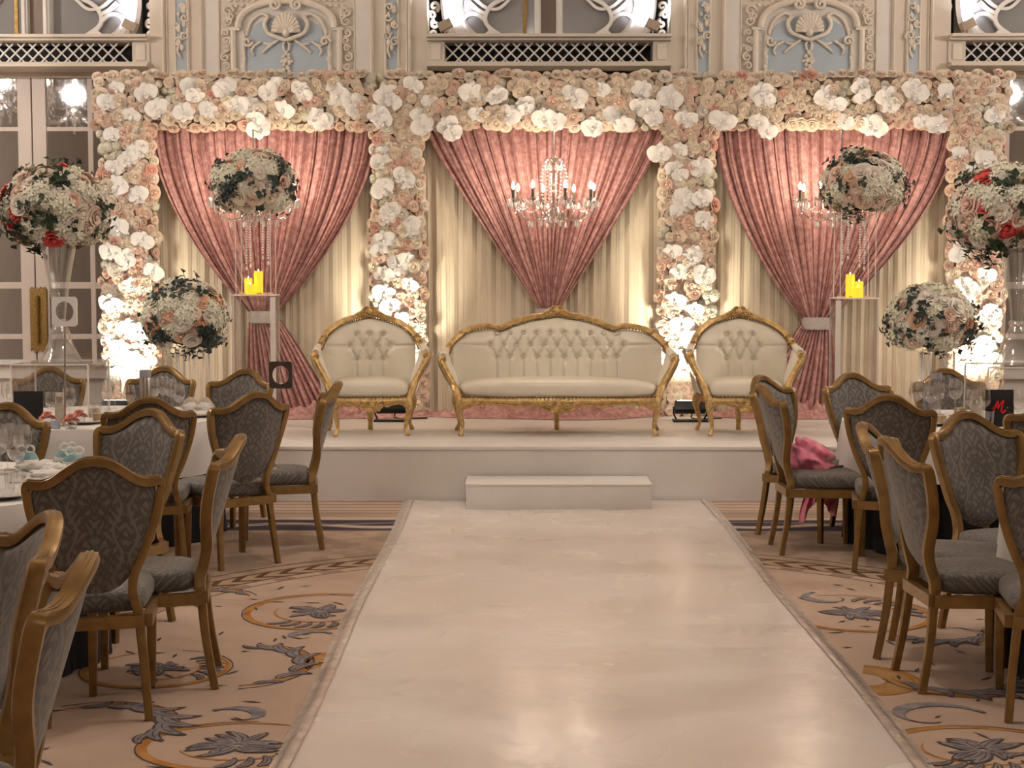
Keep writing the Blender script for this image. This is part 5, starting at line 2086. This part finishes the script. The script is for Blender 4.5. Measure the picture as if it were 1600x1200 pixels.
# ---- centrepieces: clear riser, flared glass vase, flower ball
for T, px, bpx, bpy_, nm, sd in ((T1, 92, 88, 378, 'left', 41), (T3, 1590, 1568, 384, 'right', 47)):
    T = (T[0], T[1] + 0.2)
    cx = ax(px, T[1])
    t = thing('acrylic_riser', 'clear acrylic box under the flared glass vase on the far %s table' % nm, 'riser', (cx, T[1], TZ + 0.003), 0, 'clear acrylic risers')
    hw, hh = 0.25, 0.335
    for s in (-1, 1):
        MB().box(s * hw - 0.004, s * hw + 0.004, -hw, hw, 0, hh).build('side_panel', M['acrylic'], t, smooth=False)
        MB().box(-hw + 0.004, hw - 0.004, s * hw - 0.004, s * hw + 0.004, 0, hh).build('face_panel', M['acrylic'], t, smooth=False)
        for q in (-1, 1):
            post(t, s * hw, q * hw, 0, hh, 0.009, 'edge_strip')
    MB().box(-hw, hw, -hw, hw, hh, hh + 0.008).build('top_panel', M['acrylic'], t, smooth=False)
    for s in (-1, 1):
        MB().box(-hw, hw, s * hw - 0.004, s * hw + 0.004, hh, hh + 0.009).build('top_edge', M['acrylic_edge'], t, smooth=False)
    zv = TZ + 0.003 + hh + 0.009
    v = thing('glass_vase', 'tall flared clear glass vase on the far %s table' % nm, 'vase', (cx, T[1], zv), 0, 'tall flared glass vases')
    prof = [(0.136, 0.0), (0.14, 0.006), (0.134, 0.02), (0.11, 0.06), (0.085, 0.11), (0.072, 0.16), (0.064, 0.20), (0.045, 0.235), (0.034, 0.265), (0.036, 0.29), (0.045, 0.36), (0.062, 0.48), (0.085, 0.62), (0.108, 0.74), (0.125, 0.82)]
    MB().lathe(prof, 28).build('glass_body', M['vaseglass'], v)
    MB().lathe([(r * 0.90, z + 0.006) for r, z in prof], 28).build('inner_wall', M['vaseglass'], v)
    MB().lathe([(0.03, 0.245), (0.045, 0.25), (0.052, 0.265), (0.045, 0.28), (0.03, 0.285)], 20).build('neck_ring', M['crystal'], v)
    bz = az(bpy_ + 8, T[1])
    vt = zv + 0.82
    flower_ball('big ball of ivory, blush and red roses on the far %s table vase' % nm, (ax(bpx, T[1]), T[1], min(bz, vt - 0.005)), 0.335, 0.285, sd, BOLD, nb=110, nl=70, leafm='leaf', group='red and ivory table centrepieces')


# ---- small table things
WG = MB().lathe([(0.036, 0.0), (0.036, 0.002), (0.012, 0.006), (0.0042, 0.014), (0.0038, 0.085), (0.010, 0.094), (0.028, 0.106), (0.039, 0.13), (0.041, 0.155), (0.037, 0.185), (0.032, 0.21)], 18)
wg_bowl = MB().lathe([(0.004, 0.088), (0.010, 0.094), (0.028, 0.106), (0.039, 0.13), (0.041, 0.155), (0.037, 0.185), (0.032, 0.21), (0.031, 0.21), (0.036, 0.185), (0.040, 0.155), (0.038, 0.13), (0.027, 0.108), (0.006, 0.098)], 18).mesh('bowl', M['glass'])
wg_stem = MB().lathe([(0.0042, 0.010), (0.0038, 0.085), (0.005, 0.09)], 10).mesh('stem', M['glass'])
wg_foot = MB().lathe([(0.001, 0.0), (0.036, 0.0), (0.036, 0.002), (0.012, 0.006), (0.004, 0.012)], 18).mesh('foot', M['glass'])
tb_me = MB().lathe([(0.001, 0.002), (0.030, 0.0), (0.036, 0.10), (0.0345, 0.10), (0.029, 0.008), (0.001, 0.010)], 18).mesh('tumbler', M['glass'])
pl_me = MB().lathe([(0.001, 0.004), (0.07, 0.003), (0.08, 0.008), (0.128, 0.018), (0.130, 0.021), (0.08, 0.014), (0.07, 0.010), (0.001, 0.010)], 36).mesh('plate', M['porcelain'])


def wine(p, label, sc=1.0, group=None):
    t = thing('wine_glass', label, 'glass', p, 0, group)
    ob('bowl', wg_bowl, t)
    ob('stem', wg_stem, t)
    ob('foot', wg_foot, t)
    t.scale = (sc,) * 3


def single(name, me, p, label, cat, group=None, rz=0, sc=1.0):
    o = ob(name, me, None, p, (0, 0, rz), sc)
    return tag(o, label, cat, group)


ORD = ['first', 'second', 'third', 'fourth', 'fifth', 'sixth', 'seventh', 'eighth', 'ninth', 'tenth', 'eleventh', 'twelfth']


def glasses(T, lst, where, group):
    for k, (px, py, sc) in enumerate(sorted(lst)):
        wine(clampT(onT(px, py), T), '%s clear wine glass from the left on %s' % (ORD[k], where), sc, group)


glasses(T1, [(12, 645, 1.0), (20, 650, 1.0), (80, 663, 0.95), (108, 662, 1.05), (168, 648, 1.05), (180, 640, 1.1), (203, 650, 0.95), (240, 645, 1.1), (255, 641, 1.1), (268, 644, 1.05), (281, 652, 1.0)],
        'the far left table', 'wine glasses on the far left table')
glasses(T3, [(1431, 652, 1.1), (1444, 645, 1.0), (1454, 652, 0.95), (1466, 648, 1.0), (1492, 650, 1.15), (1518, 662, 1.0), (1536, 668, 1.15), (1590, 668, 1.1)], 'the far right table', 'wine glasses on the far right table')
glasses(T2, [(2, 742, 1.0), (12, 735, 1.05), (27, 755, 1.0), (36, 738, 1.05)], 'the near left table', 'wine glasses on the near left table')
for k, (T, px, py, w_) in enumerate(((T2, 10, 775, 'near left table, beside the plates'), (T2, 20, 770, 'near left table, behind the napkin'), (T1, 150, 655, 'far left table'), (T3, 1545, 668, 'far right table'))):
    single('tumbler', tb_me, clampT(onT(px, py), T), 'small clear tumbler on the ' + w_, 'glass', 'tumblers')
for T, px, py, w_ in ((T1, 133, 662, 'far left table, left of the chair back'), (T1, 310, 651, 'far left table under the cream bow'), (T2, 6, 778, 'near left table at the picture edge'),
                      (T2, 75, 745, 'near left table under the folded napkins'), (T3, 1455, 664, 'far right table, left side'), (T3, 1590, 676, 'far right table by the coral flowers')):
    single('plate', pl_me, clampT(onT(px, py), T, TR - 0.15), 'white porcelain plate on the ' + w_, 'plate', 'white plates')


def lump(name, p, rx, ry, rz, m, label, cat, seed, amp=0.35, freq=9.0, group=None, n=28, mm=16, rot=0, par=None):
    mb = MB()

    def fn(u, v):
        th = 2 * PI * u
        ph = PI * (v - 0.5)
        d = Vector((math.cos(ph) * math.cos(th), math.cos(ph) * math.sin(th), math.sin(ph)))
        q = 1 + amp * (abs(mnoise.noise(d * 1.6 + Vector((seed, 0, 0)))) * 1.6 - 0.4) + amp * 0.5 * mnoise.noise(d * freq * 0.5 + Vector((0, seed, 0)))
        z = d.z * q * rz
        return (d.x * q * rx, d.y * q * ry, max(0.0, z + rz * 0.55))
    mb.grid(fn, n, mm, cu=True)
    o = mb.build(name, m, par, loc=p, sharp=180)
    o.rotation_euler = (0, 0, rot)
    if par is None:
        tag(o, label, cat, group)
    return o


for k, (T, px, py, rx, w_) in enumerate(((T2, 62, 742, 0.09, 'near left table, in front of the blue tin'), (T2, 88, 748, 0.08, 'near left table, between the tins'), (T2, 70, 757, 0.10, 'near left table, nearest the large chair'),
                                        (T4, 1590, 735, 0.11, 'near right table beside the teal tin'))):
    p = clampT(onT(px, py), T, TR - 0.12)
    lump('napkin', p + Vector((0, 0, 0.018)), rx, 0.06, 0.03, M['napkin'], 'crumpled white napkin on the ' + w_, 'napkin', 3.0 + k, 0.5, 10, 'white napkins', rot=0.5 * k)
# folded cream bow on a plate
p = clampT(onT(310, 651), T1, TR - 0.15) + Vector((0, 0, 0.02))
t = thing('napkin_bow', 'cream bow tied napkin on the right plate of the far left table', 'napkin', p)
lump('knot', (0, 0, 0.02), 0.03, 0.03, 0.025, M['beige'], '', '', 1.0, par=t)
for s in (-1, 1):
    lump('loop', (s * 0.05, 0, 0.02), 0.055, 0.035, 0.035, M['napkin'], '', '', 2.0 + s, par=t)
    MB().tube(bez([(0, 0, 0.04), (s * 0.05, -0.01, 0.09), (s * 0.10, -0.02, 0.03)], 6), 0.008, 6, flat=(2.5, 0.4)).build('ribbon_tail', M['beige'], t)


# ---- cards
def card(label, p, w_, h, m, rz=0.0, lean=6, name='table_card', cat='card'):
    t = thing(name, label, cat, p, rz)
    b = MB().box(-w_ / 2, w_ / 2, -0.004, 0.004, 0, h).build('card_face', m, t, bevel=0.0015)
    b.rotation_euler = (R(-lean), 0, 0)
    ft = MB().prism([(-0.0, 0), (0.0, 0)], 0, 0) if False else MB()
    ft.box(-w_ * 0.25, w_ * 0.25, 0.0, 0.06, 0, 0.006)
    ft.build('card_foot', m, t, bevel=0.001)
    return t, b


p = clampT(onT(44, 662), T1)
t, b = card('square black table card with a small white loop on the far left table', p, 0.185, 0.20, M['card_black'])
lp = MB()
lp.tube([(-0.055 + 0.016 * math.cos(a * PI / 8), -0.006, 0.026 + 0.012 * math.sin(a * PI / 8)) for a in range(17)], 0.0035, 6)
lp.tube(bez([(-0.072, -0.006, 0.016), (-0.055, -0.006, 0.012), (-0.035, -0.006, 0.018), (-0.02, -0.006, 0.004)], 5), 0.003, 6)
lp.build('white_loop', M['white'], b)

p = clampT(onT(1562, 668), T3)
t, b = card('tall black table card with a red letter M on the far right table', p, 0.172, 0.228, M['card_black'])
lt = MB()


def ink(pts, r):
    lt.tube(bez([(x, -0.0055, z) for x, z in pts], 6), r, 6, flat=(1.0, 0.35), up=(0, 0, 1)) if False else lt.tube(bez([(x, -0.0055, z) for x, z in pts], 6), r, 6)


ink([(-0.038, 0.098), (-0.030, 0.120), (-0.018, 0.146), (-0.008, 0.158)], 0.0045)
ink([(-0.010, 0.160), (-0.012, 0.135), (-0.012, 0.112)], 0.005)
ink([(-0.012, 0.112), (0.004, 0.140), (0.020, 0.158), (0.026, 0.160)], 0.004)
ink([(0.024, 0.161), (0.014, 0.130), (0.010, 0.100), (0.014, 0.088), (0.026, 0.094), (0.036, 0.106)], 0.005)
ink([(-0.046, 0.112), (-0.030, 0.122), (-0.010, 0.126)], 0.003)
lt.sphere((0.046, -0.0055, 0.118), 0.0055, 8, 6, (1, 0.5, 1))
lt.build('red_letter', M['red'], b)

for (T, px, py, w_, h, m, lab) in ((T1, 93, 661, 0.06, 0.19, 'beige', 'beige menu card beside the glasses on the far left table'), (T3, 1526, 662, 0.075, 0.17, 'beige', 'cream menu card standing beside the red letter card'),
                                  (T3, 1482, 668, 0.055, 0.05, 'lilac', 'small lilac place card on the far right table'), (T3, 1506, 670, 0.10, 0.045, 'white', 'low white place card on the far right table'),
                                  (T1, 84, 671, 0.06, 0.05, 'lilac', 'small grey place card on the far left table')):
    t, b = card(lab, clampT(onT(px, py), T), w_, h, M[m], 0.0, 8, 'place_card')
    if h > 0.1:
        ln = MB()
        for k in range(4):
            ln.box(-w_ * 0.32, w_ * 0.32, -0.0052, -0.004, h * (0.82 - 0.05 * k), h * (0.84 - 0.05 * k))
        ln.build('printed_lines', M['darkmetal'], b, smooth=False)

# ---- table number holders: plate with an oval hole on a slim rod


def holder(label, foot, zc, m, w_, dx=0.0, rod='chrome', hole=(0.36, 0.40)):
    t = thing('number_holder', label, 'sign holder', foot)
    z1 = zc - foot[2]
    n = 40

    def ring(y):
        def fn(u, v):
            th = 2 * PI * u
            c, s = math.cos(th), math.sin(th)
            k = w_ / 2 / max(abs(c), abs(s) * 0.86)
            o = Vector((k * c, 0, k * s))
            i = Vector((w_ * hole[0] * c, 0, w_ * hole[1] * s))
            p = i.lerp(o, v)
            return (p.x + dx, y, z1 + p.z)
        return fn
    pl = MB()
    pl.grid(ring(-0.006), n, 1, cu=True)
    pl.grid(ring(0.006), n, 1, cu=True, flip=True)

    def wall_(v0):
        def fn(u, v):
            p = ring(-0.006 + 0.012 * v)(u, v0)
            return p
        return fn
    pl.grid(wall_(0.0), n, 1, cu=True, flip=True)
    pl.grid(wall_(1.0), n, 1, cu=True)
    pl.build('number_plate', M[m], t, sharp=30)
    MB().tube([(0, 0, 0.03), (dx, 0, z1 - w_ * 0.5)], 0.006, 8).build('rod', M[rod], t)
    MB().lathe([(0.001, 0), (0.036, 0), (0.036, 0.005), (0.018, 0.014), (0.009, 0.04), (0.006, 0.075)], 18).build('flared_base', M[rod], t)
    return t


q = clampT(onT(102, 666), T1)
holder('pale plate with a rounded hole on a slim rod before the left vase', q, az(487, q.y), 'porcelain', 0.155, 0.01)
c3 = CHAIRS[2].location
sp = Vector((c3.x + 0.02, c3.y - 0.10, 0.486))
sp.x = ax(424, sp.y)
holder('dark square plate with an oval hole standing on a grey chair seat', sp, az(586, sp.y), 'darkmetal', 0.142, ax(437, sp.y) - sp.x)

# ---- coral posies, favours, tins, flasks
for k, (T, px, py, lab) in enumerate(((T1, 74, 666, 'low glass of coral flowers beside the black card'), (T1, 124, 663, 'low glass of coral flowers left of the far left chair backs'), (T1, 108, 672, 'low glass of coral flowers nearest the camera on the far left table'), (T3, 1592, 674, 'low glass of coral flowers right of the red letter card'))):
    t = thing('flower_posy', lab, 'flowers', clampT(onT(px, py), T))
    MB().lathe([(0.001, 0), (0.034, 0), (0.04, 0.06), (0.038, 0.06), (0.032, 0.006), (0.001, 0.006)], 16).build('glass_bowl', M['glass'], t)
    for j in range(6):
        a = j * 1.05
        rr = 0.0 if j == 5 else 0.024
        ob('coral_flower', ROSES[j % 4], t, (rr * math.cos(a), rr * math.sin(a), 0.045 + (0.02 if j == 5 else 0)), face((math.cos(a) * 0.5 if rr else 0, math.sin(a) * 0.5, 1), a), 0.55, M['coral'])
for k, (T, px, py, lab) in enumerate(((T1, 155, 660, 'small gold favour box on the far left table'), (T1, 148, 652, 'small gold favour box behind the first on the far left table'), (T3, 1468, 664, 'gold favour box left of the lilac card'), (T3, 1500, 660, 'taller gold favour box behind the white place card'), (T3, 1520, 664, 'gold favour box under the cream menu card'))):
    t = thing('favour_box', lab, 'box', clampT(onT(px, py), T), 0.3 * k, 'gold favour boxes')
    hh = 0.055 if 'tall' not in lab else 0.09
    MB().box(-0.03, 0.03, -0.03, 0.03, 0, hh).build('box_body', M['tan'], t, bevel=0.003)
    MB().box(-0.031, 0.031, -0.006, 0.006, 0, hh + 0.001).build('ribbon', M['beige'], t, bevel=0.001)
for k, (T, px, py, lab) in enumerate(((T2, 43, 735, 'pale blue favour tin behind the wine glass on the near left table'), (T2, 116, 738, 'teal favour tin with white ribbon, behind the large foreground chair'), (T2, 126, 728, 'second teal favour tin with a bow, beside the first'), (T4, 1600, 722, 'teal favour tin on the near right table'))):
    t = thing('favour_tin', lab, 'tin', clampT(onT(px, py), T), 0.4 * k, 'teal favour tins')
    MB().lathe([(0.001, 0), (0.042, 0), (0.05, 0.03), (0.05, 0.055), (0.035, 0.085), (0.001, 0.092)], 18).build('tin_body', M['teal'], t)
    MB().lathe([(0.051, 0.034), (0.053, 0.036), (0.053, 0.05), (0.051, 0.052)], 18).build('ribbon', M['napkin'], t)
    for s in (-1, 1):
        MB().tube([(s * (0.02 + 0.02 * math.cos(a * PI / 6)), -0.02, 0.10 + 0.018 * math.sin(a * PI / 6)) for a in range(13)], 0.006, 6).build('bow_loop', M['napkin'], t)
q = clampT(onT(228, 650), T1)
t = thing('steel_flask', 'tall steel flask with grey cap among the glasses on the far left table', 'flask', q)
MB().lathe([(0.001, 0), (0.036, 0), (0.037, 0.01), (0.037, 0.245), (0.033, 0.255)], 20).build('flask_body', M['chrome'], t)
MB().lathe([(0.037, 0.25), (0.038, 0.252), (0.038, 0.295), (0.036, 0.30), (0.001, 0.30)], 20).build('cap', M['greyplastic'], t)
q = clampT(onT(1461, 652), T3)
t = thing('cylinder_vase', 'tall clear cylinder vase with grey band on the far right table', 'vase', q)
MB().lathe([(0.001, 0.004), (0.036, 0), (0.037, 0.29), (0.0355, 0.29), (0.0345, 0.008), (0.001, 0.008)], 20).build('glass_cylinder', M['glass'], t)
MB().lathe([(0.0375, 0.25), (0.038, 0.25), (0.038, 0.29), (0.0375, 0.29)], 20).build('grey_band', M['greyplastic'], t)

# ---- pink scarf on the side-on chair
c = CHAIRS[14].location
t = thing('pink_scarf', 'hot pink chiffon scarf bundled on a grey chair seat and hanging down', 'scarf', (ax(1268, 9.45), 9.45, 0.475))
sc = MB()


def pf(u, v):
    th = 2 * PI * u
    ph = PI * (v * 0.98 - 0.48)
    d = Vector((math.cos(ph) * math.cos(th), math.cos(ph) * math.sin(th), math.sin(ph)))
    f = mnoise.noise(Vector((d.x * 1.7, d.y * 1.7, d.z * 1.2 + 4)))
    rdg = (1 - abs(math.sin(3.4 * (d.z + 0.6 * d.x - 0.3 * d.y) + 2.0 * f))) ** 0.8 * 0.24 + (1 - abs(math.sin(7.5 * (d.z - 0.5 * d.x) + 3 * f))) * 0.05
    q = (0.80 + 0.22 * f + rdg) * (1.08 - 0.22 * d.z)
    top = 1 + 0.30 * (1 if d.z > 0 else 0)
    return (d.x * 0.135 * q - 0.035 * d.z, d.y * 0.12 * q, max(0.0, 0.085 + d.z * 0.105 * q * top))


sc.grid(pf, 60, 36, cu=True)
sc.build('bundle', M['pink'], t, sharp=180)
hg = MB()


def hf(u, v):
    x = 0.0 + 0.22 * u + 0.02 * math.sin(5 * v)
    lo = -0.36 + 0.13 * math.sin(PI * u) ** 2 + 0.05 * u
    z = 0.03 + (lo - 0.03) * v
    y = 0.17 + 0.04 * math.sin(2 * PI * 3.5 * u + 2 * v) * v + 0.02 * math.sin(15 * u)
    y -= 0.16 * max(0, 0.25 - v) / 0.25
    return (x, y, z)


hg.grid(hf, 50, 24)
hg.build('hanging_end', M['pink'], t, sharp=180)
